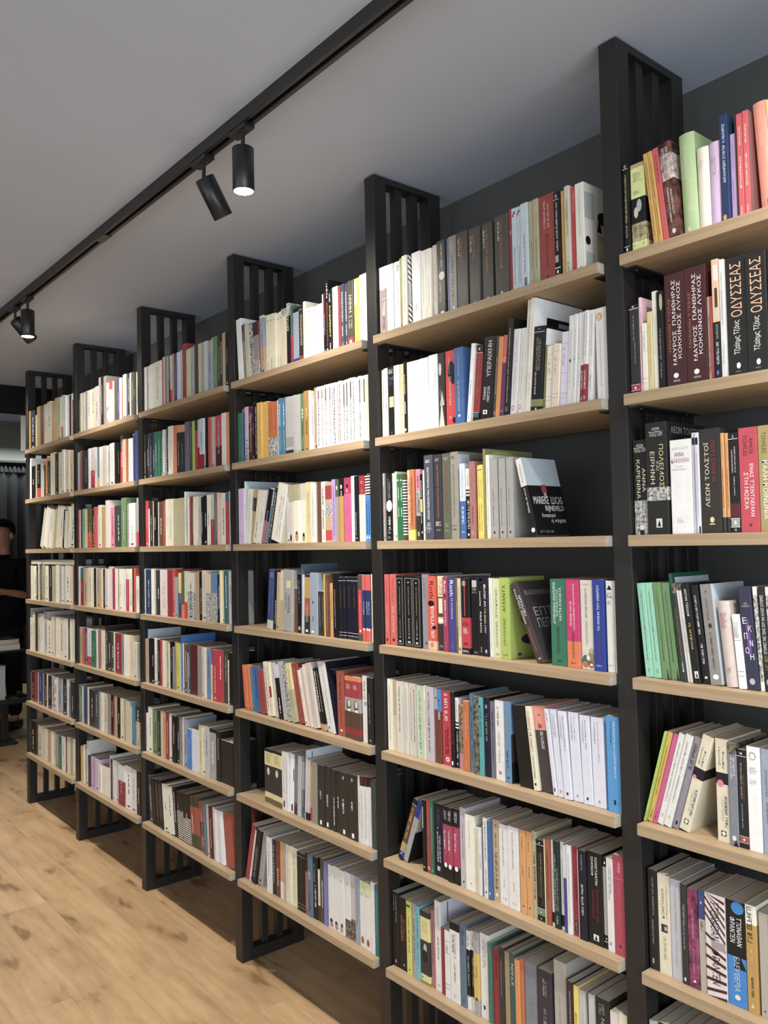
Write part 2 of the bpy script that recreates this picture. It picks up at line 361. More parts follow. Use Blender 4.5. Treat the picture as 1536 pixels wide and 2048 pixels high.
DATA = """
101|-819.2 38.5 211 0.0|mauve 0.68-1:white|~@.66,.86,white,.5,.6,d; ~@.3,.55,white,.5,.3; ~@.1,.28,brown,.5,.25; ^@.02,.07,white,.3,.7|with white top
101|-780.1 30.3 208 0.0|white|~@.3,.8,silver,.5,.2
101|-749.2 30.5 209 0.0|white|~@.25,.75,silver,.5,.25; ~@.85,.95,olive,.6,.4,h|with small olive lettering on top
100|-718.1 8.2 212 0.0|olive_green 0-.45:mustard||with mustard foot
101|-709.3 22.1 216 0.0|pale_cream|~@.2,.75,grey,.5,.2
100|-686.6 12.8 209 0.0|grey 0-.33:stripes .62-1:stripes||with black diagonal stripes
101|-666.3 36.9 212 0.0|white|~@.2,.3,silver,.5,.2
101|-628.8 22.3 208 0.0|pale_cream|~@.25,.8,grey,.4,.18
101|-605.9 21.6 207 0.0|pale_cream|~@.2,.6,grey,.5,.18
101|-583.7 19.7 212 0.0|beige|~@.25,.75,tan,.5,.4; #@.03,.08,grey,.2,.6|with tan lettering
101|-560.2 31.6 215 0.0|dark_grey|o@.48,.59,cream,.25,.95; ~@.2,.45,cream,.4,.2; ~@.65,.95,cream,.6,.2; #@.03,.07,white,.4,.8|with cream seal on its spine
100|-521.1 3.4 213 0.0|lilac_blue
101|-517.1 31.0 216 0.0|stone_grey|~@.15,.75,dark_grey,.5,.3; ~@.82,.95,silver,.4,.3; o@.06,.09,white,.5,.7|with pale worn lettering
101|-480.3 40.3 214 0.0|taupe|~@.7,.93,cream,.2,.14; ~@.6,.93,copper,.45,.2; #@.02,.07,copper,.42,.55
101|-434.2 39.0 211 0.0|taupe|~@.7,.93,cream,.2,.14; ~@.6,.93,copper,.45,.2; #@.02,.07,copper,.42,.55
101|-390.3 38.7 211 0.0|taupe|~@.7,.93,cream,.2,.14; ~@.35,.93,copper,.45,.2; #@.02,.07,cream,.42,.55
101|-339.1 45.6 213 0.0|taupe|~@.7,.93,cream,.3,.13; ~@.35,.93,copper,.5,.2; #@.02,.07,cream,.42,.55
100|-292.5 7.9 221 0.0|red|~@.7,.75,white,.5,.3; ~@.02,.06,white,.5,.5|with small white marks
101|-284.0 16.9 219 0.0|pale_blue|~@.1,.55,slate,.5,.2; ^@.9,.94,crimson,.1,.6; ^@.93,.97,black,.4,.8|with red bird mark on top
101|-266.5 14.4 218 0.0|pale_blue|~@.1,.55,slate,.5,.2; ^@.9,.94,crimson,.1,.6; ^@.93,.97,black,.4,.8|with red bird mark on top
101|-251.5 24.1 219 0.0|pale_blue|~@.18,.65,black,.5,.16; #@.02,.14,slate_blue,.4,.75|with blue box at its foot
101|-226.8 16.3 218 0.0|khaki|~@.2,.55,black,.5,.16; ~@.02,.1,grey,.5,.2
101|-209.4 16.2 217 0.0|khaki|~@.2,.55,black,.5,.16; ~@.02,.1,grey,.5,.2
101|-192.6 47.2 217 0.0|brick_red|Ο Τζεβντέτ μπέης@.62,.94,cream,.36,.17; και οι γιοι του@.62,.89,cream,.62,.13; ΟΡΧΑΝ ΠΑΜΟΥΚ@.18,.55,maroon,.5,.14; o@.045,.085,maroon,.42,.55|with large cream lettering
101|-144.7 16.8 212 0.0|black|#@.91,.915,white; ~@.93,.97,white,.5,.4,h; ~@.32,.88,white,.5,.3; #@.19,.27,grey,.1,.7; #@.12,.13,white; #@.04,.045,white; o@.06,.1,white,.35,.65|with white lettering between white lines
101|-127.3 12.7 211 0.0|ochre|~@.3,.8,tan,.5,.15
101|-114.0 14.5 217 0.0|beige|~@.45,.85,brown,.5,.25; ~@.05,.15,brown,.5,.3|with brown lettering
101|-98.1 13.7 211 0.0|scarlet|~@.72,.95,cream,.5,.2; o@.05,.07,maroon,.35,.6|with small cream lettering
101|-83.8 24.9 212 0.0|ivory|~@.4,.95,silver,.5,.14; o@.05,.065,black,.45,.55|with black bird on its cover|#@.6,.9,pale_grey,.02,.3; #@.0,.22,pale_grey,.04,.28; #@.05,.62,sand,.34,1; o@.3,.4,black,.03,.17; o@.57,.72,black,.38,.7; ^@.48,.66,black,.36,.5; ^@.68,.78,black,.55,.8; ΤΟ Β@.38,.44,brown,.38,.72; ΠΕΛΑ@.14,.2,tan,.38,.75
110|-820.9 6.1 209 0.0|pale_cream|~@.3,.8,tan,.6,.15
110|-814.2 8.7 207 0.0|beige
111|-804.9 19.1 210 0.0|pale_lilac|~@.35,.7,violet,.6,.3|with violet lettering
111|-785.0 28.3 211 0.0|black|~@.9,.96,white,.5,.7,h; Ζωή@.8,.86,sky_blue,.5,.8,h; ~@.74,.79,slate_blue,.5,.6,h; #@.42,.57,straw,.2,.9; T@.03,.07,slate_blue,.5,.3,h|with straw label and blue script
111|-756.0 25.1 210 0.0|white|~@.2,.7,silver,.5,.14
111|-730.3 19.7 210 0.0|sand|~@.25,.75,tan,.5,.15
110|-710.0 8.7 215 0.0|black|~@.55,.82,yellow,.5,.5; ~@.28,.45,white,.5,.5; o@.04,.08,white,.1,.9|with yellow lettering
111|-700.2 29.6 210 0.0|white|~@.2,.7,silver,.5,.14
111|-670.0 28.7 209 0.0|white|~@.15,.75,silver,.5,.14
111|-640.7 35.0 209 0.0|white|~@.2,.7,silver,.5,.14
111|-605.0 37.0 212 0.0|white|~@.2,.8,silver,.7,.14
111|-566.7 25.2 211 0.0|charcoal|o@.7,.87,beige,.1,.55; ^@.02,.38,beige,.05,.9; ^@.3,.5,silver,.2,.95; ~@.42,.55,grey,.3,.2|with pale portrait photograph
111|-538.4 37.6 211 0.0|scarlet|o@.6,.86,black,.25,1; o@.55,.72,black,.55,1; o@.04,.12,black,.65,1; ΟΙ 12 ΚΑΡΕΚΛΕΣ@.28,.66,cream,.45,.2,d; ~@.7,.92,cream,.4,.08; o@.1,.14,pink,.3,.55|with black cloud shape
111|-499.9 34.5 212 0.0|blue|ΤΟ ΧΡΥΣΟ ΜΟΣΧΑΡΙ@.18,.58,yellow,.45,.17,d; ~@.62,.93,pale_blue,.5,.08; o@.1,.14,pale_blue,.35,.6|with yellow lettering
111|-444.1 13.7 213 6.6|white 0-.3:white|~@.35,.55,grey,.5,.3; o@.05,.08,red,.4,.6
110|-437.7 5.8 199 6.5|cream
111|-413.7 23.2 204 6.5|dark_red .9-1:black 0-.12:black|#@.895,.9,white; ~@.3,.85,copper,.5,.3; #@.06,.11,teal,.1,.9; #@.118,.122,white; o@.93,.96,white,.4,.6|with black ends and teal box
111|-370.8 42.0 218 6.4|black|ΥΠΕΡΑΙΧΜΗ@.52,.95,white,.55,.34; ΤΟΜΑΣ@.24,.4,white,.3,.22; ΠΙΝΤΣΟΝ@.22,.4,white,.62,.22; #@.07,.12,white,.25,.6; o@.08,.11,black,.35,.5|with large white lettering
111|-355.0 13.9 216 6.0|dark_grey|~@.3,.75,cream,.5,.2; ~@.05,.1,cream,.5,.3; o@.5,.55,copper,.3,.6
111|-339.7 14.6 210 6.0|orange|~@.1,.9,ochre,.5,.2
111|-324.6 14.4 211 5.9|coral 0-.66:plum|~@.68,.73,white,.5,.5,h; o@.06,.1,lilac_blue,.3,.7|with plum lower part
111|-306.4 17.2 250 5.8|black|Λουίτζι Πιραντέλο ΔΙΗΓΗΜΑΤΑ και ΜΟΝΟΠΡΑΚΤΑ@.14,.9,cream,.5,.3; ~@.05,.1,grey,.5,.4|with long cream lettering
111|-284.4 21.3 219 5.7|off_white|ΛΟΥΙΤΖΙ ΠΙΡΑΝΤΕΛΟ  24 ΔΙΗΓΗΜΑΤΑ@.17,.9,grey,.5,.28; o@.06,.12,crimson,.25,.65; o@.07,.11,off_white,.32,.58
111|-267.0 16.7 218 5.7|off_white|ΛΟΥΙΤΖΙ ΠΙΡΑΝΤΕΛΟ  24 ΔΙΗΓΗΜΑΤΑ@.17,.9,grey,.5,.28; o@.06,.12,crimson,.25,.65; o@.07,.11,off_white,.32,.58
111|-251.9 14.4 285 5.6|ivory|~@.55,.85,sand,.5,.25; ~@.15,.35,sand,.5,.2
111|-236.4 14.9 285 5.6|ivory|~@.55,.85,sand,.5,.25; ~@.15,.35,sand,.5,.2|with black photograph on white cover|#@0,1,white,0,1; #@.3,.85,black,.25,.95; #@.62,.82,grey,.5,.9
111|-200.8 34.2 209 5.3|black 0-.14:olive 0-.055:black|#@.93,.935,white; EDGAR ALLAN POE@.2,.46,white,.32,.13; ~@.48,.88,khaki,.35,.1; ~@.48,.86,khaki,.5,.1; ~@.48,.84,khaki,.65,.1; o@.96,.975,white,.45,.52; o@.015,.04,white,.42,.55; ~@.07,.12,khaki,.4,.3,h|with olive band and white line
110|-194.6 5.5 201 5.3|olive .8-1:white
111|-169.9 22.9 155 4.8|pale_cream|~@.55,.8,tan,.35,.3; #@.86,.865,grey; #@.47,.475,grey; #@.2,.205,grey; #@.14,.145,grey
111|-147.8 21.0 155 4.6|peach_cream|~@.55,.8,tan,.35,.3; #@.88,.885,grey; #@.52,.525,grey; #@.22,.225,grey; #@.16,.165,grey
111|-125.1 21.6 180 4.4|pale_lilac|~@.55,.8,grey,.35,.3; #@.84,.845,grey; #@.45,.455,grey; #@.18,.185,grey; #@.12,.125,grey
111|-110.7 13.4 214 4.2|off_white|~@.2,.85,silver,.5,.3; o@.48,.52,dark_grey,.3,.7
111|-98.7 11.4 215 4.1|off_white|~@.2,.85,silver,.5,.3; o@.49,.52,grey,.3,.7
111|-88.3 9.9 216 4.1|off_white|~@.2,.85,silver,.5,.3; o@.49,.52,grey,.3,.7
111|-77.8 9.8 216 4.0|off_white 0-.42:dark_red|~@.5,.95,silver,.5,.3; ~@.15,.36,white,.5,.4; ~@.04,.08,white,.5,.4|with dark red lower part
111|-66.4 10.8 216 4.0|off_white 0-.42:dark_red|~@.5,.95,silver,.5,.3; ~@.15,.36,white,.5,.4; ~@.04,.08,white,.5,.4|with dark red lower part
111|-53.3 12.5 215 3.9|off_white|~@.5,.95,silver,.5,.4; ~@.15,.3,silver,.5,.4
111|-38.2 30.9 215 0.0|off_white|o@.86,.95,tan,.1,.65; o@.87,.93,peach,.2,.5; ~@.15,.75,grey,.4,.07; ~@.04,.1,silver,.4,.07|with small round portrait on top
120|-820.9 8.8 204 0.0|grey|~@.52,.8,black,.5,.45; ~@.3,.5,rose,.5,.4; o@.03,.06,black,.3,.7|with slanted black lettering
121|-811.3 29.6 203 0.0|black|~@.62,.92,grey,.35,.15; ~@.62,.88,grey,.6,.15; o@.43,.6,white,.05,.95; ~@.46,.56,silver,.5,.3; ΤΖΑ ΒΙΒΑ@.1,.36,white,.5,.3; ~@.03,.06,grey,.4,.4,h|with white cloud on its spine
120|-776.7 10.8 201 0.0|ivory|o@.06,.08,black,.3,.6
120|-765.1 8.7 205 0.0|beige
120|-755.8 14.5 196 0.0|green|~@.6,.8,white,.5,.25; ~@.36,.5,white,.5,.25; #@.9,.92,white,.2,.6
120|-740.6 14.2 195 0.0|green|~@.6,.8,white,.5,.25; ~@.36,.5,white,.5,.25; #@.9,.92,white,.2,.6
120|-725.8 12.3 194 0.0|black_and_white_striped .92-1:brown 0-.08:brown
121|-713.0 16.6 205 0.0|sand|ΜΑΞ ΠΟΡΤΕΡ   ΛΑΝΝΥ@.15,.88,brown,.5,.5
121|-695.7 21.5 205 0.0|burnt_orange 0-.145:yellow|~@.2,.9,brown,.5,.3|with yellow foot
121|-673.6 19.6 204 0.0|charcoal .34-.7:grey .7-1:pink|~@.74,.95,maroon,.5,.4; ~@.38,.66,slate,.4,.3; ~@.38,.6,slate,.65,.3; o@.05,.12,grey,.3,.7|with pink top and grey middle
120|-653.4 8.7 189 0.0|black|~@.65,.9,white,.5,.4; #@.42,.62,yellow,.2,1; ~@.25,.4,white,.5,.3; o@.1,.13,white,.5,1|with yellow patch
120|-644.1 11.6 199 0.0|ivory|o@.1,.115,black,.2,.5
121|-631.9 36.1 240 0.0|slate|ΑΝΑΖΗΤΩΝΤΑΣ ΤΟΝ ΧΑΜΕΝΟ ΧΡΟΝΟ@.24,.86,white,.45,.22,d; ~@.91,.945,white,.5,.6,h; ~@.16,.2,white,.5,.5,h; ~@.12,.15,white,.5,.7,h; ~@.08,.11,grey,.5,.5,h
121|-595.1 31.5 239 0.0|aubergine|ΑΝΑΖΗΤΩΝΤΑΣ ΤΟΝ ΧΑΜΕΝΟ ΧΡΟΝΟ@.25,.88,copper,.5,.22,d; ~@.92,.955,silver,.5,.6,h; ~@.16,.21,white,.5,.7,h; ~@.1,.12,grey,.5,.5,h
121|-563.0 34.5 239 0.0|olive_grey|~@.3,.88,brick_red,.5,.25; ~@.92,.955,silver,.5,.6,h; ~@.14,.19,khaki,.5,.6,h; ~@.09,.11,khaki,.5,.5,h|with reddish lettering
121|-527.6 29.2 240 0.0|stone_grey|ΑΝΑΖΗΤΩΝΤΑΣ ΤΟΝ ΧΑΜΕΝΟ ΧΡΟΝΟ@.25,.86,dark_grey,.4,.22,d; ~@.92,.95,dark_grey,.4,.6,h; ~@.15,.16,dark_grey,.4,.6,h; ~@.1,.12,dark_grey,.4,.5,h|with grey cover and dark title|#@.8,.97,pale_blue,0,.3; ~@.86,.92,dark_grey,.4,.9
121|-495.7 22.1 205 0.0|pale_blue 0-.5:blue|~@.55,.92,silver,.5,.15; ~@.2,.43,white,.5,.3; ~@.08,.1,white,.5,.5,h|with blue lower half
121|-473.0 17.9 190 0.0|black .68-1:off_white .6-.72:black_and_white_striped|~@.75,.95,grey,.5,.3; ~@.14,.56,white,.5,.35; o@.04,.08,white,.3,.6|with white upper part
121|-454.2 21.7 207 0.0|dusty_rose|~@.55,.92,rose,.5,.2; ~@.2,.42,maroon,.5,.2; ~@.05,.1,cream,.5,.2
121|-429.6 13.4 195 0.0|yellow|~@.55,.82,olive,.5,.2; ~@.1,.48,brown,.5,.2; #@.93,.94,brown,.2,.7
121|-415.6 13.9 195 0.0|yellow|~@.55,.82,olive,.5,.2; ~@.1,.48,brown,.5,.2; #@.93,.94,brown,.2,.7
120|-400.9 7.8 236 0.0|olive||tall and wide with a street photograph cover|#@.5,.88,charcoal,0,1; #@.15,.5,grey,.1,.55; #@.2,.35,off_white,.15,.4; #@0,.14,charcoal,0,1; o@.88,.98,olive_green,.1,.6
121|-392.5 13.0 219 0.0|ivory|~@.1,.85,tan,.5,.25
121|-378.8 25.2 206 0.0|grey|~@.45,.62,charcoal,.35,.1; ~@.15,.42,charcoal,.35,.1; ^@.06,.1,black,.3,.6
121|-350.9 23.7 206 0.0|grey|~@.45,.62,charcoal,.35,.1; ~@.15,.42,charcoal,.35,.1; ^@.06,.1,black,.3,.6
121|-325.1 23.2 206 0.0|grey|~@.45,.62,charcoal,.35,.1; ~@.15,.42,charcoal,.35,.1; ^@.06,.1,black,.3,.6
121|-245.4 20.3 203 -13.7|black .64-1:off_white|~@.68,.93,grey,.5,.2; ~@.3,.62,white,.5,.22; o@.05,.11,off_white,.2,.8|leaning alone with a pale blue sky cover|#@.64,1,pale_blue,0,1; #@.55,.65,red,.4,.55; #@.48,.55,grey,.44,.52; MARIEKE  LUCAS@.4,.5,white,.1,.95; RIJNEVELD@.29,.38,white,.4,.95; δυσφορεί@.22,.28,white,.25,.65; η νύχτα@.15,.21,white,.5,.92; ~@.03,.06,grey,.1,.5
131|-820.9 19.8 209 0.0|coral|ΒΡΟΓΧΟΣ@.6,.94,brick_red,.5,.3,d; ~@.18,.55,peach,.5,.3; #@.05,.09,maroon,.35,.7
131|-799.3 28.5 210 0.0|coral|ΒΡΟΓΧΟΣ@.6,.94,brick_red,.5,.3,d; ~@.18,.55,peach,.5,.3; #@.05,.09,maroon,.35,.7
131|-769.4 31.8 205 0.0|black|#@.025,.03,silver,.1,.9; #@.965,.97,silver,.1,.9; #@.03,.965,silver,.08,.11; #@.03,.965,silver,.88,.91; ~@.45,.85,khaki,.5,.1; ~@.15,.4,silver,.5,.12; o@.9,.915,white,.42,.58; o@.12,.135,white,.42,.58; #@.05,.08,silver,.35,.65
131|-733.5 37.9 206 0.0|black|#@.025,.03,silver,.1,.9; #@.965,.97,silver,.1,.9; #@.03,.965,silver,.08,.11; #@.03,.965,silver,.88,.91; ~@.45,.85,khaki,.5,.1; ~@.15,.4,silver,.5,.12; o@.9,.915,white,.42,.58; o@.12,.135,white,.42,.58; #@.05,.08,silver,.35,.65
131|-693.5 32.3 205 0.0|black|#@.025,.03,silver,.1,.9; #@.965,.97,silver,.1,.9; #@.03,.965,silver,.08,.11; #@.03,.965,silver,.88,.91; ~@.45,.85,khaki,.5,.1; ~@.15,.4,silver,.5,.12; o@.9,.915,white,.42,.58; o@.12,.135,white,.42,.58; #@.05,.08,silver,.35,.65
131|-658.6 28.3 212 0.0|lilac_grey|~@.7,.95,maroon,.35,.12; ~@.55,.95,rose,.55,.15; #@.06,.09,charcoal,.4,.6|with maroon lettering
131|-629.0 34.2 207 0.0|vermilion 0-.12:peach|Roth@.7,.93,navy,.5,.5,d; ~@.16,.65,white,.55,.35; o@.59,.67,black,.05,.8; o@.28,.33,black,.5,1; ~@.04,.1,brown,.5,.4,h|with navy title and white script
131|-593.6 25.2 208 0.0|charcoal .36-1:sand|#@.45,.72,brown,.05,.9; #@.5,.7,cream,.15,.8; #@.38,.42,white,.05,.9; ~@.75,.95,tan,.5,.5; πόλις@.04,.08,silver,.5,.6,h|with framed photograph above dark foot
131|-566.7 19.0 205 0.0|magenta|Roth@.79,.95,white,.5,.45,d; ~@.73,.77,navy,.5,.5,h; ~@.35,.7,white,.5,.3; πόλις@.03,.14,rose,.5,.35,u|with white lettering
131|-547.2 26.0 205 0.0|indigo|Roth@.75,.96,white,.5,.5,d; Η αντιζωή@.45,.72,white,.5,.3,d; πόλις@.04,.13,lilac_blue,.5,.35,u|with white lettering
130|-518.5 11.5 203 0.0|brown_olive|~@.35,.7,khaki,.5,.3
130|-506.4 10.5 202 0.0|beige
131|-494.5 30.3 204 0.0|black 0.08-.48:crimson|#@.5,.99,brick_red,.35,.5; ~@.9,.96,white,.45,.6,h; ΡΟΘ@.37,.42,maroon,.5,.75,h; ~@.27,.34,white,.5,.6,h; ~@.12,.15,maroon,.5,.5,h; πόλις@.02,.06,white,.45,.7,h|with red label on its lower half
131|-462.7 28.8 205 0.0|black|#@.88,.97,silver,.15,.75; ΡΟΘ@.83,.87,silver,.45,.45,h; ~@.8,.82,grey,.45,.6,h; πόλις@.02,.05,silver,.5,.5,h|with grey picture on top
130|-433.0 11.6 194 0.0|black|PHILIP ROTH@.32,.6,white,.5,.55,d; ~@.68,.88,white,.4,.3; #@.62,.95,maroon,.75,.95; ~@.05,.12,silver,.5,.4|with bold white name
131|-420.8 20.8 204 0.0|midnight|~@.64,.93,white,.5,.35; ~@.3,.62,straw,.5,.3; o@.04,.09,silver,.4,.75|with white and straw lettering
131|-398.6 14.1 206 0.0|off_white|~@.1,.8,silver,.5,.15
131|-383.8 26.6 205 0.0|pale_green|ΤΟΜ ΡΟΜΠΙΝΣ  ΤΡΥΠΟΚΑΡΥΔΟΣ@.13,.87,dark_grey,.45,.26; ~@.03,.06,grey,.5,.5,h
131|-356.6 34.0 208 0.0|lime|ΑΜΑΝΤΑ@.58,.91,black,.45,.3; ΤΟΜ ΡΟΜΠΙΝΣ@.16,.5,olive_dark,.45,.22; ~@.04,.06,olive,.5,.5,h|with black title and lime cover|o@.16,.3,charcoal,.3,.95; o@.4,.62,olive_dark,.3,.7; o@.42,.6,lime,.38,.65; o@.64,.8,olive_dark,.25,.6; o@.03,.07,olive_dark,.2,.3
131|-234.5 22.7 207 -23.0|dark_brown|ΧΟΡΟΣ ΤΩΝ ΕΠΤΑ@.48,.93,white,.3,.24; ΠΕΠΛΩΝ@.57,.83,white,.68,.28; ΤΟΜ ΡΟΜΠΙΝΣ@.12,.43,coral,.5,.26; #@.03,.05,silver,.4,.75|leaning left with dark cover|~@.82,.88,grey,.1,.9; ΕΠΤΑ@.55,.66,silver,.2,.9; ΠΕΠΛΩΝ@.4,.52,silver,.2,.95; ^@.1,.4,charcoal,.1,.9
131|-192.5 49.1 208 0.0|emerald|ΑΓΡΙΕΜΕΝΟΙ ΑΝΑΠΗΡΟΙ@.48,.96,white,.25,.15; ΕΠΙΣΤΡΕΦΟΥΝ ΑΠΟ@.57,.88,white,.42,.1; ΚΑΥΤΑ ΚΛΙΜΑΤΑ@.52,.9,white,.62,.15; ΤΟΜ ΡΟΜΠΙΝΣ@.13,.45,charcoal,.45,.17; ~@.045,.065,charcoal,.5,.3,h|with white title
131|-141.7 36.6 208 0.0|magenta_pink 0-.3:tangerine|ΑΚΟΜΑ ΚΑΙ ΟΙ@.47,.75,white,.35,.17; ΚΑΟΥΜΠΟΪΣΣΕΣ ΜΕΛΑΓΧΟΛΟΥΝ@.43,.95,white,.6,.15; ΤΟΜ ΡΟΜΠΙΝΣ@.1,.4,maroon,.5,.2; ~@.045,.065,brown,.5,.4,h|with orange foot
131|-104.2 36.7 207 0.0|pale_beige|ΒΙΕΤΑΝΕ ΡΕΔΟΝΣΙΤΑ@.58,.91,black,.45,.17; ΤΟΜ ΡΟΜΠΙΝΣ@.27,.55,dusty_rose,.45,.18; ~@.94,.96,grey,.45,.4,h; o@.02,.16,teal,.05,.6; o@.06,.2,olive,.5,.98; o@.1,.16,off_white,.4,.65; o@.02,.09,burnt_orange,.1,.5; o@.02,.1,brick_red,.55,.95; o@.04,.07,cream,.65,.9; o@.18,.24,tan,.6,1|with colourful swirls at its foot
131|-66.4 31.8 209 0.0|royal_blue|ΤΟ ΑΡΩΜΑ ΤΟΥ ΟΝΕΙΡΟΥ@.44,.94,white,.5,.2; ΤΟΜ ΡΟΜΠΙΝΣ@.1,.41,dark_red,.5,.2; ~@.05,.065,white,.45,.45,h|with white title
131|-31.9 20.2 207 0.0|off_white|^@.9,.955,black,.15,.85; Isaac@.85,.88,grey,.5,.6,h; Rosa@.81,.85,charcoal,.5,.7,h; ~@.74,.78,grey,.5,.6,h; ~@.06,.08,silver,.5,.7,h|with black triangle on top
131|-11.1 7.9 207 0.0|pale_beige|~@.1,.9,grey,.6,.3
141|-820.9 28.5 210 0.0|ivory|~@.15,.92,grey,.4,.14
140|-791.7 12.3 211 0.0|tan 0-.5:sand
141|-778.8 25.2 209 0.0|pale_beige|~@.3,.93,brown,.6,.2
140|-753.1 9.5 210 0.0|pale_beige
141|-742.9 17.4 209 0.0|pale_beige|~@.2,.93,grey,.5,.2
141|-725.0 17.5 209 0.0|pale_beige|~@.2,.93,brown,.5,.2
140|-706.8 14.6 208 0.0|pinkish_beige|~@.2,.93,brown,.5,.3
141|-691.6 36.3 206 0.0|mint|~@.12,.92,forest_green,.4,.2; o@.06,.08,forest_green,.4,.5|with dark green lettering
140|-654.7 7.3 209 0.0|cream
141|-646.8 31.4 208 0.0|lilac_grey_pale|~@.12,.93,charcoal,.4,.2|with charcoal lettering
140|-614.2 12.1 205 0.0|red_brown .72-1:grey|o@.86,.89,black,.3,.7|with grey top
141|-601.4 15.2 204 0.0|red_brown .71-1:bright_blue|o@.84,.87,black,.3,.6; ~@.6,.7,white,.5,.5|with bright blue top
141|-585.6 35.4 204 0.0|crimson|~@.6,.96,white,.45,.35; ~@.15,.55,black,.5,.4; o@.05,.11,white,.35,.75; o@.065,.095,crimson,.45,.65|with white title and black script
141|-548.7 13.4 205 0.0|black|~@.3,.95,brick_red,.6,.2; #@.03,.08,white,.2,.6
141|-534.7 14.2 190 0.0|black .62-1:off_white .56-.66:black_and_white_striped|~@.7,.95,rose,.4,.3; ~@.14,.52,white,.5,.35; o@.04,.08,silver,.3,.6|with white upper part
141|-519.3 18.5 172 0.0|floral_brown 0-.25:rose||with floral pattern
141|-500.3 22.3 187 0.0|burnt_orange|~@.45,.85,peach,.5,.2; ~@.06,.18,peach,.5,.2; #@.92,.93,brown,.35,.5
141|-477.0 15.4 210 0.0|steel_blue|~@.4,.85,navy,.4,.25; ~@.15,.35,navy,.4,.2
141|-460.5 20.3 205 0.0|floral_dark||with dark floral pattern
141|-439.4 15.2 204 0.0|teal_light|~@.5,.85,teal,.5,.4; o@.86,.9,black,.2,.5
141|-422.7 17.8 206 0.0|midnight|o@.86,.91,silver,.3,.7; o@.875,.895,midnight,.4,.6; ~@.72,.8,lilac_blue,.5,.5; ~@.45,.7,silver,.5,.3|with white ring mark
141|-404.3 18.4 198 0.0|grey_violet|~@.6,.88,charcoal,.5,.25; ~@.2,.55,charcoal,.5,.15
141|-384.6 32.1 204 0.0|off_white|~@.68,.93,charcoal,.35,.18; ~@.22,.62,silver,.4,.2; o@.07,.12,rose,.3,.65|with pink round mark
141|-351.8 23.8 205 0.0|denim_blue|~@.5,.9,lime,.4,.2; ~@.18,.4,black,.4,.2; o@.05,.075,black,.35,.6|with black picture on its cover|#@.25,.6,charcoal,0,.9; #@0,.25,black,0,.9
141|-302.8 46.3 200 -6.1|black_plain||blank and leaning
141|-254.9 17.2 204 -6.4|cream|Ο ΔΗΜΙΟΣ ΚΑΙ ΤΟ ΘΥΜΑ ΤΟΥ@.46,.95,brick_red,.45,.45; ΜΑΡΚΗΣΙΟΣ ΝΤΕ ΣΑΝΤ@.14,.42,charcoal,.5,.28; #@.06,.09,black,.3,.6|with red title
141|-236.2 38.9 207 -6.6|dark_brown .715-1:salmon|o@.88,.9,black,.4,.52; ~@.74,.8,brown,.45,.3; ~@.5,.7,white,.45,.08; ~@.5,.7,white,.58,.1|with salmon upper panel
141|-195.5 12.4 206 -6.4|lilac_white|~@.85,.95,lilac_grey,.5,.3; #@.05,.09,charcoal,.35,.65
141|-182.2 19.3 207 -5.7|lilac_white|ΖΟΖΕ ΣΑΡΑΜΑΓΚΟΥ@.68,.95,charcoal,.3,.16,d; ΠΕΡΙ ΘΑΝΑΤΟΥ@.68,.95,steel_blue,.6,.18,u; #@.05,.08,grey,.35,.65
141|-162.0 22.8 206 -4.2|lilac_white|ΖΟΖΕ ΣΑΡΑΜΑΓΚΟΥ@.68,.95,charcoal,.3,.15,d; Ο ΑΝΘΡΩΠΟΣ ΑΝΤΙΓΡΑΦΟ@.55,.95,charcoal,.65,.17,u; #@.05,.08,charcoal,.35,.6
141|-138.5 28.4 207 -3.0|lilac_white|ΖΟΖΕ ΣΑΡΑΜΑΓΚΟΥ@.68,.95,charcoal,.3,.13,d; ΠΕΡΙ ΦΩΤΙΣΕΩΣ@.68,.95,grey,.58,.15,u; #@.05,.08,grey,.35,.55
141|-109.3 27.8 205 -1.9|lilac_white|ΖΟΖΕ ΣΑΡΑΜΑΓΚΟΥ@.68,.95,charcoal,.3,.13,d; ΠΕΡΙ ΤΥΦΛΟΤΗΤΟΣ@.62,.95,charcoal,.58,.15,u; #@.05,.08,charcoal,.35,.55
141|-80.9 32.9 205 -1.1|lilac_white|ΖΟΖΕ ΣΑΡΑΜΑΓΚΟΥ@.7,.95,dark_grey,.3,.12,d; ΤΟ ΚΑΤΑ ΙΗΣΟΥΝ ΕΥΑΓΓΕΛΙΟ@.5,.95,rose,.58,.14,u; #@.05,.08,rose,.4,.55
141|-41.1 36.9 214 0.0|sky_blue|ΖΟΖΕ ΣΑΡΑΜΑΓΚΟΥ@.7,.95,navy,.35,.12,d; Η ΧΡΟΝΙΑ ΘΑΝΑΤΟΥ ΤΟΥ ΡΙΚΑΡΝΤΟ ΡΕΪΣ@.36,.95,white,.58,.15,u; #@.08,.13,navy,.45,.6|with white title
151|-769.3 19.5 202 21.8|brown .92-1:black 0-.13:royal_blue 0-.055:black .13-.28:mustard|~@.35,.85,ochre,.5,.4; #@.13,.135,white; #@.915,.92,white; o@.08,.1,white,.35,.6|leaning with a blue band
151|-745.4 20.3 202 21.3|royal_blue 0-.72:grey|~@.55,.7,olive,.5,.3; ~@.75,.95,navy,.5,.3|leaning with grey lower part|#@.5,1,silver,0,1; #@0,.5,black,0,1
150|-671.6 13.7 200 0.0|black|#@.6,.9,grey,0,.3; ~@.04,.08,silver,.5,.5,h
151|-656.5 15.6 204 0.0|brick_red|~@.5,.85,rose,.5,.2; ~@.2,.4,coral,.5,.2; N@.04,.09,white,.5,.5,h|with white letter at its foot
150|-640.3 11.4 205 0.0|forest_green|~@.3,.9,mint,.5,.15; N@.04,.07,mint,.5,.5,h
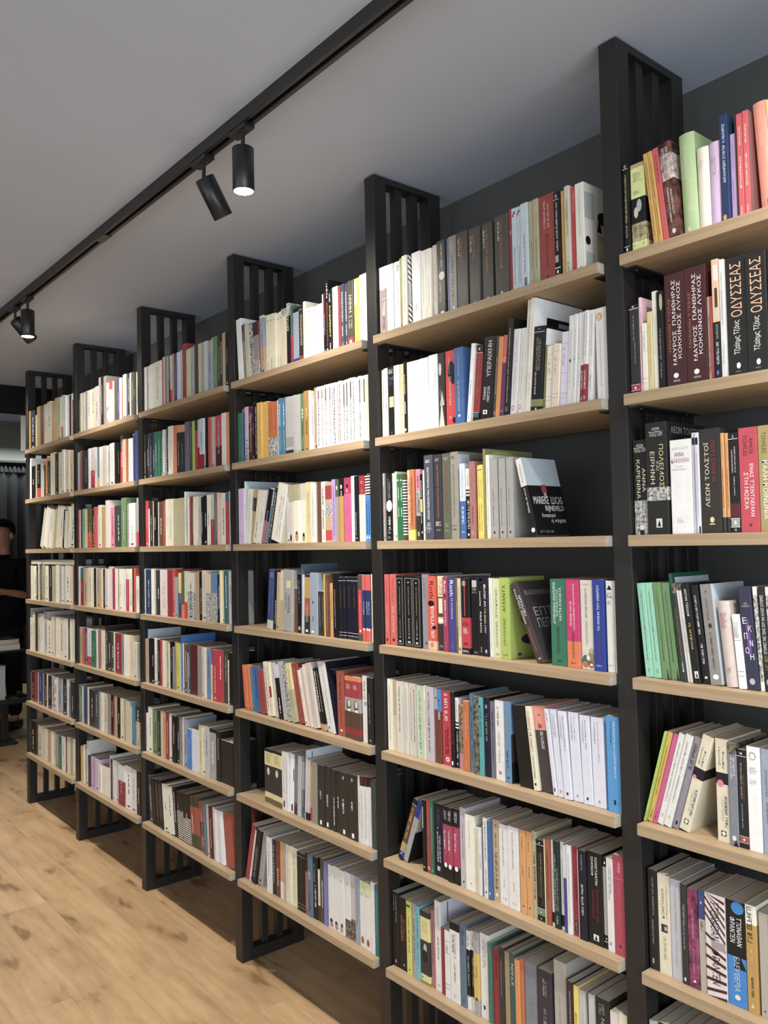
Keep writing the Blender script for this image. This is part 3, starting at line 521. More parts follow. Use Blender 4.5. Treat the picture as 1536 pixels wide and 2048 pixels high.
151|-627.6 34.3 200 0.0|midnight|~@.7,.95,slate,.5,.3; ~@.2,.62,white,.4,.14; ~@.2,.58,white,.65,.14; o@.66,.675,white,.4,.5; #@.08,.14,silver,.3,.65|with two lines of white lettering
151|-592.3 20.1 199 0.0|black .22-.76:raspberry|~@.82,.96,silver,.5,.5; ~@.35,.72,rose,.6,.3; ~@.42,.68,white,.35,.25; o@.17,.235,white,.2,.8
151|-571.3 20.1 201 0.0|black .22-.76:raspberry|~@.82,.96,silver,.5,.5; ~@.35,.72,rose,.6,.3; ~@.42,.68,white,.35,.25; o@.17,.235,white,.2,.8
151|-550.3 22.6 202 0.0|black .22-.76:raspberry|~@.82,.96,silver,.5,.5; ~@.35,.72,rose,.6,.3; ~@.42,.68,white,.35,.25; o@.17,.235,white,.2,.8
151|-526.4 22.2 211 0.0|lilac_grey_pale|~@.35,.8,brown,.5,.15; o@.05,.08,maroon,.4,.65
151|-503.3 35.7 200 0.0|ivory|~@.55,.92,tan,.45,.1; o@.09,.105,black,.5,.6
150|-466.7 14.0 172 0.0|beige|~@.15,.85,tan,.5,.25
150|-452.1 10.0 174 0.0|off_white|~@.4,.6,slate_blue,.5,.3
150|-441.5 6.1 181 0.0|grey_violet
151|-434.8 15.9 207 0.0|off_white|Ο βιβλιοπώλης της Καμπούλ@.45,.95,black,.5,.4; ~@.15,.38,grey,.5,.3; ^@.06,.1,black,.3,.7|with black italic title
150|-418.2 10.9 203 0.0|blue|o@.06,.1,pale_blue,.3,.7
151|-406.7 24.0 208 0.0|tan|~@.65,.85,dark_grey,.5,.2; ~@.15,.6,black,.5,.3; o@.055,.1,cream,.3,.75; #@.92,.94,black,.45,.55|with black letters and cream ring
151|-382.1 31.2 203 0.0|off_white|ΤΑΞΙΔΙ ΣΤΗΝ ΑΚΡΗ ΤΗΣ ΝΥΧΤΑΣ@.48,.93,charcoal,.45,.12; ΣΕΛΙΝ@.22,.32,dark_grey,.5,.1; ~@.06,.09,silver,.5,.4
151|-350.3 36.6 206 0.0|off_white|ΤΑΞΙΔΙ ΣΤΗΝ ΑΚΡΗ ΤΗΣ ΝΥΧΤΑΣ@.48,.93,charcoal,.45,.12; ΣΕΛΙΝ@.22,.32,dark_grey,.5,.1; ~@.06,.09,silver,.5,.4
151|-311.2 18.7 206 0.0|apricot|~@.75,.92,brown,.5,.15; ~@.45,.58,brown,.5,.15; o@.08,.1,black,.4,.65
151|-291.9 18.4 206 0.0|apricot|~@.75,.92,brown,.5,.15; ~@.45,.58,brown,.5,.15; o@.08,.1,black,.4,.65
151|-272.9 14.7 211 0.0|khaki|~@.42,.76,black,.5,.4; ~@.22,.4,black,.5,.3|with bold black lettering
151|-257.6 25.5 195 0.0|black 0-.155:leaf_green 0-.07:black|#@.94,.945,white; ~@.3,.85,brown_olive,.3,.15; ~@.3,.85,khaki,.55,.12; ~@.2,.85,brown_olive,.75,.15; o@.96,.975,white,.4,.55; o@.1,.12,white,.45,.55; #@.155,.16,off_white; o@.02,.04,silver,.4,.55|with green band at its foot
150|-231.4 3.3 202 0.0|pale_green
151|-227.5 13.4 205 0.0|rust|~@.3,.85,red_brown,.5,.3
151|-213.5 10.2 205 0.0|off_white 0.04-.16:black|~@.3,.65,silver,.5,.3|with black box near its foot
151|-202.8 17.2 206 0.0|deep_green|~@.2,.85,silver,.3,.2; ~@.2,.7,silver,.65,.2; ~@.05,.15,silver,.5,.3
151|-185.0 11.9 208 0.0|off_white 0.04-.17:black|~@.3,.8,silver,.5,.3|with black box near its foot
150|-172.4 8.6 205 0.0|pale_blue 0-.62:indigo||with indigo lower part
151|-163.2 13.1 208 0.0|off_white|~@.1,.9,silver,.5,.25
151|-149.4 19.5 207 0.0|dark_red|#@.05,.17,black,.2,.65; ~@.06,.16,silver,.42,.25; ~@.4,.7,maroon,.5,.2|with black box near its foot
151|-129.2 22.5 205 0.0|midnight|~@.78,.95,lilac_grey,.5,.25; ~@.28,.62,white,.5,.25; #@.0,1,off_white,0,.06|with white edge and lettering
151|-106.0 42.0 209 0.0|black|ΚΩΝΣΤΑΝΤΙΝ@.65,.95,white,.62,.15,d; ΣΙΜΟΝΟΦ@.74,.95,white,.36,.15,d; Ζωντανοί και@.25,.62,dark_red,.68,.18,d; Νεκροί@.28,.58,dark_red,.38,.18,d; #@.045,.11,off_white,.35,.7; ^@.05,.105,black,.42,.62|with white name and red script
151|-63.4 11.2 204 0.0|black .15-.9:grey|~@.25,.8,silver,.5,.4; o@.93,.96,white,.4,.7; #@.075,.08,white; o@.1,.12,white,.4,.65|with grey middle
151|-51.6 18.7 208 0.0|off_white|~@.55,.95,grey,.4,.2; ~@.62,.93,grey,.65,.2; ~@.07,.1,charcoal,.4,.3
151|-32.2 29.2 221 0.0|crimson_rose|#@.765,.77,pink; Σάρτρ@.83,.93,off_white,.55,.24,u; ~@.3,.68,rose,.5,.12; o@.08,.11,charcoal,.42,.6|with pink line across
161|-820.9 29.1 215 0.0|black|~@.75,.95,silver,.3,.1; ~@.6,.95,silver,.65,.12; #@.05,.09,white,.45,.55|with small white lettering
161|-791.1 36.3 208 0.0|black|~@.4,.75,copper,.35,.2; ~@.42,.72,brick_red,.65,.2; #@.06,.09,grey,.5,.65|with copper lettering
161|-754.0 22.8 209 0.0|lime_yellow|~@.3,.8,olive_dark,.5,.2; #@.92,.95,olive_dark,.1,.8; #@.06,.08,black,.4,.6|with olive lettering
161|-728.4 16.9 211 0.0|grey|~@.2,.8,dark_grey,.5,.3
161|-710.8 16.3 209 0.0|aqua|~@.2,.9,teal,.5,.3
161|-692.8 38.8 202 0.0|charcoal .6-.92:straw .04-.13:straw 0-.04:olive|~@.72,.88,khaki,.5,.5; o@.42,.56,silver,.35,.7; o@.3,.47,black,.2,.75; o@.07,.1,black,.15,.25|with straw label over a portrait
161|-653.3 15.4 214 0.0|dusty_rose|~@.3,.8,brown,.5,.25
161|-636.6 26.4 246 0.0|off_white|~@.72,.93,grey,.5,.2; ~@.35,.6,charcoal,.5,.2; ~@.05,.08,silver,.5,.3|with pale blue cover|#@0,1,lilac_white,0,1; #@.75,.98,black,.16,.18; ~@.8,.86,silver,.2,.7
161|-609.5 18.2 180 0.0|dark_red|~@.2,.8,brick_red,.5,.25
161|-590.7 19.2 181 0.0|off_white|#@.84,.845,navy; #@.67,.675,navy; #@.2,.205,navy; #@.14,.145,navy; ~@.7,.8,silver,.5,.5
161|-570.2 36.4 212 0.0|off_white .9-1:black|Ο ΘΕΡΙΣΤΗΣ@.55,.86,dark_grey,.55,.18; ~@.62,.84,dark_grey,.35,.16; ~@.25,.48,charcoal,.5,.14; ~@.06,.1,silver,.5,.2|with black top
161|-532.9 22.4 218 0.0|slate_blue|~@.75,.95,slate,.5,.3; #@.06,.1,slate,.45,.65
161|-509.8 13.7 207 0.0|black .76-1:off_white 0-.17:off_white|~@.8,.95,grey,.5,.4; ~@.3,.68,silver,.5,.4; o@.155,.185,coral,.3,.8|with white ends
161|-495.5 14.4 210 0.0|black .76-1:off_white 0-.17:off_white|~@.8,.95,grey,.5,.4; ~@.3,.68,silver,.5,.4; o@.155,.185,coral,.3,.8|with white ends
161|-480.2 19.0 216 0.0|grey .2-.74:mustard_yellow|~@.45,.6,brown,.5,.3; o@.17,.21,charcoal,.3,.7|with mustard middle
161|-460.3 32.3 218 0.0|off_white|~@.6,.93,grey,.4,.18; ~@.62,.9,silver,.6,.14; #@.1,.15,charcoal,.3,.5
160|-427.4 10.9 205 0.0|sea_green
161|-416.0 24.3 194 0.0|dark_red|~@.6,.9,maroon,.5,.25
161|-391.1 17.8 206 0.0|charcoal|~@.4,.85,silver,.45,.15
161|-372.0 17.2 201 0.0|khaki_brown|~@.2,.8,tan,.5,.25
161|-351.6 15.5 204 0.0|deep_teal|ΣΤΑΪΝ@.62,.88,off_white,.5,.5|with large white name
161|-334.9 14.7 197 0.0|orange
160|-319.6 10.6 201 0.0|burnt_orange
161|-307.9 39.3 202 0.0|slate_grey|~@.75,.95,lilac_grey,.35,.15; ~@.4,.6,lilac_grey,.5,.2
161|-264.7 45.0 200 0.0|aubergine|~@.7,.9,silver,.45,.1; ~@.7,.88,silver,.6,.08; ~@.3,.55,grey,.5,.2
161|-215.5 36.6 238 0.0|stone_beige|~@.3,.65,grey,.45,.12
160|-169.1 16.8 207 0.0|plum_dark|~@.4,.9,mauve,.4,.25
160|-150.8 13.1 204 0.0|yellow|~@.2,.7,brown_olive,.4,.35
160|-136.8 17.8 199 0.0|pale_grey|~@.3,.8,grey,.5,.2
160|-109.1 14.6 201 0.0|pale_grey|~@.3,.8,silver,.5,.2
161|-93.1 37.0 200 0.0|black_olive|ΣΤΑΪΝ@.5,.78,khaki,.5,.3; ~@.82,.95,grey,.45,.4|with khaki lettering
160|-53.1 20.6 184 0.0|pinkish_white
160|-31.2 22.7 189 0.0|cream
001|50.6 13.4 209 0.0|black|#@.94,.945,white; ~@.955,.985,white,.5,.4,h; ~@.36,.88,straw,.5,.3; ~@.2,.33,silver,.5,.3; #@.1,.105,white; #@.035,.04,white; o@.05,.09,white,.35,.65|with white lines across both ends
001|65.5 36.0 203 0.0|lime_pale .955-1:tan .34-.62:black .14-.34:sepia_photo 0-.03:tan|~@.8,.9,olive,.5,.6,h; ~@.66,.7,olive,.5,.6,h; o@.46,.6,silver,.4,.75; o@.4,.52,beige,.2,.5; o@.09,.11,black,.15,.2; o@.09,.11,black,.8,.85; ~@.01,.03,black,.5,.6,h|with portrait photograph on its spine
001|122.3 10.7 215 -5.7|ochre|~@.5,.9,brown,.5,.2; ~@.12,.45,brown,.5,.2
001|133.6 10.7 216 -5.8|ochre|~@.5,.9,brown,.5,.2; ~@.12,.45,brown,.5,.2
001|145.1 13.4 219 -5.9|coral_red|~@.65,.93,brick_red,.5,.35; ~@.12,.58,pink,.5,.2; #@.03,.05,maroon,.4,.6
001|159.5 28.3 222 -5.8|brown_gloss .62-.88:silver_brown|~@.7,.95,off_white,.35,.2; ~@.68,.95,off_white,.65,.2; ROBERT LOUIS STEVENSON@.2,.55,white,.35,.12; LLOYD OSBOURNE@.27,.52,white,.62,.13; o@.08,.13,off_white,.3,.6|with white author lines
001|190.5 34.8 223 -1.8|sage_green|ΣΤΙΒΕΝΣΟΝ@.56,.88,cream,.4,.2,d; ~@.25,.55,cream,.45,.1; ~@.25,.55,cream,.65,.1; #@.06,.1,cream,.3,.5|thick cloth-bound with cream name
001|226.4 26.2 179 -0.7|pale_cream|#@.87,.875,tan; #@.72,.725,tan; #@.17,.175,tan; #@.11,.115,tan; ~@.75,.85,beige,.4,.4,h|rounded with tan rules
001|253.2 25.2 180 0.0|lilac_pink|#@.87,.875,mauve; #@.6,.605,mauve; #@.2,.205,mauve; #@.14,.145,mauve; ~@.62,.84,mauve,.35,.4|rounded with mauve rules
001|279.0 18.0 224 0.0|navy_blue|ΑΝΤΑΛΜΠΕΡΤ ΣΤΙΦΤΕΡ  Ο ΑΚΛΗΡΟΣ@.38,.92,white,.5,.32; o@.04,.09,apricot,.2,.6|with orange dot at its foot
001|297.6 12.0 181 0.0|violet_pale|~@.6,.9,lilac_grey,.4,.3; ~@.25,.5,lilac_grey,.4,.25; ^@.02,.06,black,.3,.6
000|310.2 2.1 218 -0.1|dark_brown
001|312.8 12.8 215 0.0|coral_red|~@.7,.88,white,.5,.25; ~@.3,.6,white,.5,.25; ~@.04,.13,white,.5,.25
001|326.6 12.4 215 0.0|coral_red|~@.7,.88,white,.5,.25; ~@.3,.6,white,.5,.25; ~@.04,.13,white,.5,.25|with pink cover|#@0,1,dusty_rose,0,1
001|357.6 26.6 222 -3.0|salmon|~@.6,.93,peach,.45,.25; ~@.06,.12,brown,.4,.3|thick and rounded
000|385.4 14.9 220 -3.2|yellow
000|400.9 20.1 220 -2.9|off_white
011|50.6 24.2 202 0.0|charcoal .955-1:black 0-.12:black .05-.105:crimson|#@.95,.955,white; ~@.965,.985,white,.5,.25,h; ~@.6,.88,khaki,.45,.15; ~@.35,.58,silver,.55,.12; #@.11,.115,white; #@.045,.05,white; o@.06,.09,white,.4,.6|with red box at its foot
011|75.6 6.7 214 0.0|pale_pink|~@.1,.9,rose,.8,.3|with plain pink cover
011|82.8 13.8 154 0.0|pale_cream|#@.87,.875,tan; #@.6,.605,tan; #@.2,.205,tan; #@.14,.145,tan; ~@.63,.85,beige,.4,.4
011|97.2 12.7 176 0.0|straw|~@.2,.85,tan,.5,.3
011|110.4 13.1 218 0.0|ivory|~@.35,.75,silver,.5,.15
011|124.3 14.6 214 0.0|black|~@.3,.62,silver,.5,.2; ~@.12,.28,silver,.5,.2; o@.8,.97,khaki,.5,1
011|139.7 47.5 246 0.0|maroon_dark|ΜΑΡΛΟΝ ΤΖΕΪΜΣ@.32,.79,copper,.2,.15; ΜΑΥΡΟΣ  ΠΑΝΘΗΡΑΣ@.2,.94,white,.45,.18; ΚΟΚΚΙΝΟΣ ΛΥΚΟΣ@.25,.92,white,.7,.17; o@.085,.13,white,.35,.6; αίολος@.05,.075,white,.5,.34,h
011|187.8 47.8 247 0.0|maroon_dark|ΜΑΡΛΟΝ ΤΖΕΪΜΣ@.32,.79,copper,.2,.15; ΜΑΥΡΟΣ  ΠΑΝΘΗΡΑΣ@.2,.94,white,.45,.18; ΚΟΚΚΙΝΟΣ ΛΥΚΟΣ@.25,.92,white,.7,.17; o@.085,.13,white,.35,.6; αίολος@.05,.075,white,.5,.34,h
011|236.5 7.2 176 0.0|tan|~@.1,.8,brown,.5,.4
010|244.3 6.1 175 0.0|red|~@.1,.9,pink,.5,.25
011|250.9 15.1 248 0.0|midnight .48-1:peach|#@.6,.76,dark_brown,.4,.8; #@.5,.6,beige,.2,.9; #@.82,.95,off_white,.3,1; ~@.34,.46,khaki,.6,.35; ~@.13,.32,white,.6,.35; o@.04,.08,lilac_blue,.4,.7|with building picture on top
011|266.6 10.8 244 0.0|off_white|~@.12,.3,silver,.5,.35; ~@.45,.9,silver,.5,.3
011|278.3 41.8 243 0.0|black_warm|ΟΔΥΣΣΕΑΣ@.5,.95,peach,.5,.55; Τζαίημς Τζόυς@.19,.47,white,.5,.36; o@.07,.12,white,.42,.62; κέδρος@.04,.055,silver,.5,.25,h
011|321.2 42.0 240 0.0|black_warm|ΟΔΥΣΣΕΑΣ@.5,.95,peach,.5,.55; Τζαίημς Τζόυς@.19,.47,white,.5,.36; o@.07,.12,white,.42,.62; κέδρος@.04,.055,silver,.5,.25,h
010|365.8 20.1 190 0.0|sky_blue
010|386.5 21.4 194 0.0|off_white
021|50.6 35.1 209 0.0|black 0-.36:grainy_photo|ΛΕΩΝ@.925,.955,cream,.5,.5,h; ΤΟΛΣΤΟΗ@.87,.92,cream,.5,.85,h; ΑΝΝΑ@.45,.7,cream,.75,.22,d; ΚΑΡΕΝΙΝΑ@.38,.79,cream,.36,.26,d; #@.05,.1,off_white,.4,.65; #@.0,.05,black,.38,.68|with grainy grey foot
021|86.3 51.6 242 0.0|black_warm .3-.42:grainy_photo|ΛΕΩΝ@.93,.955,off_white,.5,.36,h; ΤΟΛΣΤΟΗ@.875,.92,off_white,.5,.62,h; ΠΟΛΕΜΟΣ@.42,.8,straw,.74,.2,d; ΚΑΙ@.57,.65,straw,.55,.13,d; ΕΙΡΗΝΗ@.45,.74,cream,.32,.2,d; #@.06,.14,off_white,.42,.7; ^@.07,.13,black,.48,.64|with straw title and grey horizon|ΛΕΩΝ ΤΟΛΣΤΟΗ@.9,.96,silver,.12,.95
021|142.0 49.2 199 0.0|white_clean|ΛΕΩΝ ΤΟΛΣΤΟΪ@.895,.925,grey,.5,.8,h; ΑΝΝΑ@.82,.865,brown,.45,.45,h; ΚΑΡΕΝΙΝΑ@.755,.8,dusty_rose,.5,.85,h; ~@.71,.72,grey,.45,.35,h; ~@.675,.69,silver,.45,.65,h; ~@.155,.165,silver,.4,.3,h; ΑΓΡΑ@.115,.145,silver,.42,.3,h|with brown title lines
021|191.8 8.9 210 0.0|lilac_white|#@.88,.95,black,.2,.9; ~@.2,.8,silver,.5,.25
021|201.3 9.2 209 0.0|lilac_white|#@.88,.95,black,.2,.9; ~@.2,.8,silver,.5,.25; #@0,.07,black,.6,1
021|211.8 43.8 214 0.0|brown_black|ΛΕΩΝ ΤΟΛΣΤΟΪ@.25,.87,cream,.32,.26; Η ΑΝΑΣΤΑΣΗ@.5,.88,dark_red,.68,.19; o@.1,.155,straw,.42,.64; #@.08,.092,straw,.4,.66|with cream name and red title
021|256.4 7.3 202 0.0|apricot 0-.155:charcoal|~@.25,.65,brown,.5,.3; ~@.72,.9,tan,.5,.3
021|264.4 7.5 201 0.0|apricot 0-.155:charcoal|~@.25,.65,brown,.5,.3; ~@.72,.9,tan,.5,.3
021|272.5 20.5 200 0.0|black 0.15-.29:maroon|#@.935,.94,white; 2@.95,.975,white,.5,.15,h; ΚΑΡΑΒΟΦΑΝΑΡΟ@.6,.83,white,.35,.14; ΣΤΟ ΜΑΥΡΟ ΝΕΡΟ@.6,.86,white,.65,.14; COLM TÓIBÍN@.37,.56,white,.5,.13; #@.06,.135,grey,.08,.95; #@.138,.143,white; #@.052,.057,white; o@.08,.12,white,.42,.6; G@.015,.04,white,.5,.2,h|with maroon band near its foot
021|293.8 38.8 207 0.0|crimson_red|AMOR@.74,.9,maroon,.66,.22,d; TOWLES@.73,.93,maroon,.36,.22,d; ΕΝΑΣ ΤΖΕΝΤΛΕΜΑΝ@.15,.65,white,.66,.19,d; ΣΤΗ ΜΟΣΧΑ@.22,.57,white,.36,.22,d; o@.055,.08,maroon,.45,.6|with large white title
021|333.3 41.0 207 0.0|olive_gold|TOWLES@.74,.94,olive_dark,.3,.2,d; ΚΑΛΗ ΚΟΙΝΩΝΙΑ@.12,.67,white,.32,.24,d; o@.06,.085,olive_dark,.4,.55|with large white title
020|375.1 21.0 198 0.0|black
031|67.4 19.0 204 -4.7|mint_green|~@.5,.92,forest_green,.5,.12; ~@.18,.55,forest_green,.5,.14; ~@.05,.1,forest_green,.5,.15
031|87.1 19.3 205 -4.8|mint_green|~@.5,.92,forest_green,.5,.12; ~@.18,.55,forest_green,.5,.14; ~@.05,.1,forest_green,.5,.15
031|107.8 18.3 206 -5.0|leaf_green|~@.5,.92,forest_green,.5,.12; ~@.18,.5,deep_green,.5,.14; ^@.0,.12,charcoal,.7,1
031|126.8 19.5 206 -5.1|leaf_green|~@.5,.92,forest_green,.5,.12; ~@.18,.5,deep_green,.5,.14; ^@.0,.12,charcoal,.7,1
031|148.3 7.9 227 -5.5|bottle_green||tall with white cover panel|#@.1,.96,pale_blue,.08,1; ΤΣΕΧΟΦ@.84,.9,charcoal,.35,.9
031|158.4 8.4 206 -6.0|charcoal .9-1:floral_dark|~@.2,.75,copper,.5,.4; ~@.1,.2,white,.5,.4
030|167.7 5.5 206 -6.1|off_white .93-1:floral_dark|~@.3,.65,silver,.5,.3
031|173.8 6.9 206 -6.2|off_white .93-1:floral_dark|~@.3,.65,silver,.5,.3
031|181.6 16.9 205 -6.0|black|ΑΝΤΟΝ ΤΣΕΧΟΦ@.67,.95,white,.5,.32,d; η στέπα@.34,.6,yellow,.5,.36,d; #@.05,.12,off_white,.35,.85; ^@.06,.11,black,.48,.75|with yellow script
031|199.4 16.2 203 -6.0|black|~@.5,.9,white,.45,.25; ~@.2,.4,white,.5,.28; o@.05,.075,off_white,.35,.75|with white round mark
031|216.7 25.3 205 -4.9|warm_grey|ΑΝΤΟΝ ΤΣΕΧΟΦ@.64,.86,dark_grey,.45,.18,d; ~@.15,.52,dark_grey,.5,.18; o@.56,.61,charcoal,.4,.7; o@.055,.105,white,.3,.8; o@.91,.94,dark_grey,.45,.55|with dark lettering and misty cover|#@0,1,pale_blue,0,1; ~@.82,.86,grey,.3,.45; ~@.6,.68,charcoal,.7,.95
031|251.0 25.1 172 -4.9|pinkish_beige|#@.88,.884,dark_grey,.1,.8; #@.65,.654,dark_grey,.1,.8; #@.23,.234,dark_grey,.1,.8; #@.16,.164,dark_grey,.1,.8; ~@.68,.86,rose,.45,.6,h; ~@.17,.22,tan,.45,.5,h|rounded with dark rules
031|278.3 15.5 147 -4.3|white_clean|#@.88,.884,dark_grey; #@.65,.654,dark_grey; #@.23,.234,dark_grey; #@.17,.174,dark_grey; ~@.68,.86,grey,.45,.7,h|with dark rules
031|294.4 25.1 202 -3.8|indigo_dark|TED@.825,.845,silver,.5,.3,h; CHIANG@.8,.82,silver,.5,.65,h; o@.3,.7,violet,.35,.7; Ε@.64,.7,white,.3,.3,h; Κ@.56,.62,white,.68,.28,h; Π@.49,.55,white,.3,.26,h; Ν@.42,.48,white,.7,.25,h; Ο@.35,.41,white,.32,.3,h; Η@.29,.35,white,.66,.3,h; o@.05,.11,silver,.25,.7|with scattered white letters
031|320.2 8.3 203 -3.1|grainy_photo .92-1:off_white 0-.09:off_white
031|329.2 13.2 203 -2.5|black_warm|ΙΣΤΟΡΙΕΣ ΤΗΣ ΖΩΗΣ ΣΟΥ ΚΑΙ ΑΛΛΕΣ ΙΣΤΟΡΙΕΣ@.36,.92,white,.5,.45; ~@.2,.34,olive,.5,.5; o@.06,.12,grey,.3,.8|with long white title
030|343.1 11.4 203 -2.2|grainy_photo .92-1:off_white
030|355.2 20.4 206 -2.0|pale_beige
040|55.4 4.7 209 16.1|lime_green|~@.3,.5,olive,.5,.2; ~@.05,.13,olive,.5,.3
041|68.5 11.9 208 16.0|golden_yellow|~@.3,.85,brown,.5,.2; ~@.04,.13,brown,.5,.3
041|80.3 10.7 206 16.5|hot_pink|~@.3,.85,rose,.5,.2; ~@.04,.13,maroon,.5,.3
041|96.3 14.7 210 16.4|off_white|F. SCOTT FITZGERALD  ΕΠΙΣΤΡΟΦΗ ΣΤΗ ΒΑΒΥΛΩΝΑ@.26,.9,charcoal,.5,.24; ~@.08,.12,silver,.5,.3
041|114.8 17.1 210 16.6|off_white|F. SCOTT FITZGERALD  Ο ΜΕΓΑΛΟΣ ΓΚΑΤΣΜΠΥ@.27,.93,charcoal,.5,.24; ~@.08,.12,silver,.5,.3
041|131.2 14.9 208 16.7|lilac_grey|~@.65,.93,charcoal,.5,.5; ~@.72,.9,dark_grey,.4,.25; #@.04,.08,black,.4,.7
041|158.2 24.2 214 16.6|cream_buff .55-.66:black_plum|Γκυστάβ@.7,.87,dark_grey,.3,.22,d; Φλωμπέρ@.68,.85,dark_grey,.6,.22,d; o@.54,.58,pink,.05,.4; ~@.17,.44,dark_grey,.72,.22; ~@.2,.42,silver,.45,.14; #@.07,.12,charcoal,.3,.7; o@.075,.115,off_white,.35,.65|leaning with inked bird wing
041|247.0 27.5 207 0.1|cream_buff .56-.67:black_plum|Γκυστάβ@.74,.91,dark_grey,.32,.22,d; Φλωμπέρ@.71,.88,dark_grey,.62,.22,d; o@.53,.6,pink,.1,.6; ~@.15,.45,dark_grey,.72,.22; ~@.2,.42,silver,.45,.14; #@.06,.11,charcoal,.3,.7; o@.065,.105,off_white,.35,.65|upright with inked bird wing
041|247.8 18.8 203 0.0|steel_grey .89-1:floral_dark|~@.65,.86,white,.4,.17; ~@.68,.86,white,.7,.2; ~@.22,.58,silver,.45,.15; ~@.25,.58,silver,.7,.15; o@.05,.1,off_white,.3,.75; ^@0,.06,black,.4,1|with bold white lines
041|267.3 19.1 193 0.0|black_warm .935-1:black 0-.055:black .06-.115:rust|#@.93,.935,white; ~@.95,.97,white,.45,.3,h; ~@.5,.87,khaki,.4,.18; ~@.48,.75,brown_olive,.65,.16; ~@.2,.45,silver,.4,.13; #@.118,.122,white; #@.054,.058,white; o@.075,.1,white,.4,.6|with rust box at its foot
041|287.3 26.0 203 0.0|white_clean|o@.87,.95,grey,.2,.75; o@.88,.935,white_clean,.28,.66; ~@.74,.8,silver,.5,.6,h; ~@.64,.68,silver,.5,.6,h|with grey ring emblem
041|314.2 24.3 202 0.0|blue_grey|~@.55,.8,slate,.4,.14; ~@.3,.5,slate,.4,.14
040|339.4 22.9 199 -0.1|black
051|53.1 22.9 212 0.0|black_warm|CARLOS FUENTES@.25,.5,silver,.45,.16; ΤΟ ΚΑΘΙΣΜΑ ΤΟΥ ΑΕΤΟΥ@.54,.93,silver,.55,.17; #@.06,.11,grey,.3,.5
051|76.8 29.4 209 0.0|cream_buff|ΚΟΝΣΤΑΝΣΙΑ@.56,.86,brown,.42,.2; ~@.56,.9,tan,.72,.13; #@.42,.5,charcoal,.25,.75; #@.44,.48,silver,.5,.7; ~@.15,.38,khaki,.5,.18|with brown title and dark picture
051|106.9 25.7 208 0.0|silver_lilac|~@.45,.9,grey,.5,.13; ~@.12,.4,silver,.5,.13
051|133.3 15.1 205 0.0|charcoal|~@.35,.8,silver,.45,.2; ~@.6,.8,grey,.6,.15; o@.03,.07,off_white,.3,.6
051|149.2 23.4 201 0.0|wine_marbled|~@.5,.8,silver,.5,.13; ~@.15,.4,mauve,.5,.16; ^@.06,.09,white,.4,.7
051|173.4 14.9 203 0.0|stone_beige .72-1:indigo_blue|o@.87,.9,silver,.35,.6; ~@.6,.7,brown_olive,.5,.4|with indigo top
051|189.1 43.2 206 0.0|pinkish_white|S@0,1,maroon_brown,0,1; ΤΖΟΝΑΘΑΝ@.56,.93,black,.5,.42,d; ΦΡΑΝΖΕΝ@.13,.46,black,.5,.42,d; #@.47,.55,mauve,.3,.98|with maroon diagonal stripes
051|233.0 39.8 205 0.0|azure .47-1:black|^@.36,.5,black,.3,1; o@.88,1,azure,.3,.95; ΤΖΟΝΑΘΑΝ@.58,.85,white,.68,.26,d; ΦΡΑΝΖΕΝ@.6,.84,white,.33,.28,d; ΕΛΕΥΘΕΡΙΑ@.14,.47,pale_blue,.5,.3,d; o@.06,.11,cream,.35,.65|with black upper half
051|273.6 21.9 208 0.0|mustard_gold .82-1:ivory|~@.65,.98,black,.4,.45; ~@.15,.33,black,.5,.22; ^@.05,.09,straw,.3,.65; ~@.45,.6,straw,.5,.2|with ivory top
051|299.0 19.5 200 0.0|stone_beige|o@.05,.07,brown,.3,.5
050|319.3 22.4 196 0.0|off_white
060|50.6 17.7 209 0.0|pale_grey
060|68.9 22.2 210 0.0|black
060|91.7 23.9 210 0.0|off_white
060|116.4 26.9 212 0.0|slate
060|144.1 26.3 215 0.0|cream
060|171.1 29.4 218 0.0|rust
060|201.2 24.9 221 0.0|off_white
060|226.9 27.9 222 0.0|charcoal
060|255.5 27.2 225 0.0|pale_beige
201|-1675.6 37.9 244 -3.9|white
200|-1636.1 22.5 216 -4.2|stone_grey .7-1:slate
200|-1612.1 25.7 213 -4.3|beige
200|-1580.8 23.3 210 -4.9|grainy_photo
201|-1556.7 35.1 207 -4.9|stone_grey .75-1:charcoal 0-.3:grainy_photo
200|-1520.2 12.6 208 -5.2|raspberry 0-.15:deep_green
200|-1506.2 24.4 220 -2.9|tan .46-1:blue_grey .96-1:off_white
200|-1480.4 24.8 215 0.0|cream|^@.88,.92,black,.3,.6; ~@.03,.2,charcoal,.5,.15
200|-1454.3 24.5 213 0.0|cream|^@.88,.92,black,.3,.6; ~@.03,.25,black,.5,.2
200|-1428.5 18.5 210 0.0|cream|^@.88,.92,black,.3,.6; ~@.03,.25,charcoal,.5,.15
200|-1408.8 17.7 207 0.0|cream|^@.88,.92,black,.3,.6; ~@.03,.25,charcoal,.5,.15
200|-1389.9 20.6 208 0.0|cream|^@.88,.92,black,.3,.6; ~@.03,.25,charcoal,.5,.15
201|-1367.4 33.2 210 0.0|beige .88-1:grainy_photo
200|-1332.4 16.4 224 0.0|black .8-1:grainy_photo|ΑΝΤΙΛΑΛΟΙ@.55,.95,white,.5,.6
200|-1314.8 14.4 214 0.0|raspberry .5-1:forest_green
201|-1299.2 37.9 197 0.0|blue_grey .92-1:black .04-.1:royal_blue 0-.04:black|#@.915,.92,white
200|-1260.1 23.3 197 0.0|brown_black .05-.12:red|~@.3,.85,tan,.5,.3; #@.93,.935,white; ~@.3,.85,tan,.8,.2
200|-1234.6 14.4 207 0.0|ivory|~@.2,.8,tan,.5,.3
201|-1219.0 41.9 179 0.0|white|~@.2,.7,silver,.5,.2; o@.9,.95,grey,.4,.6
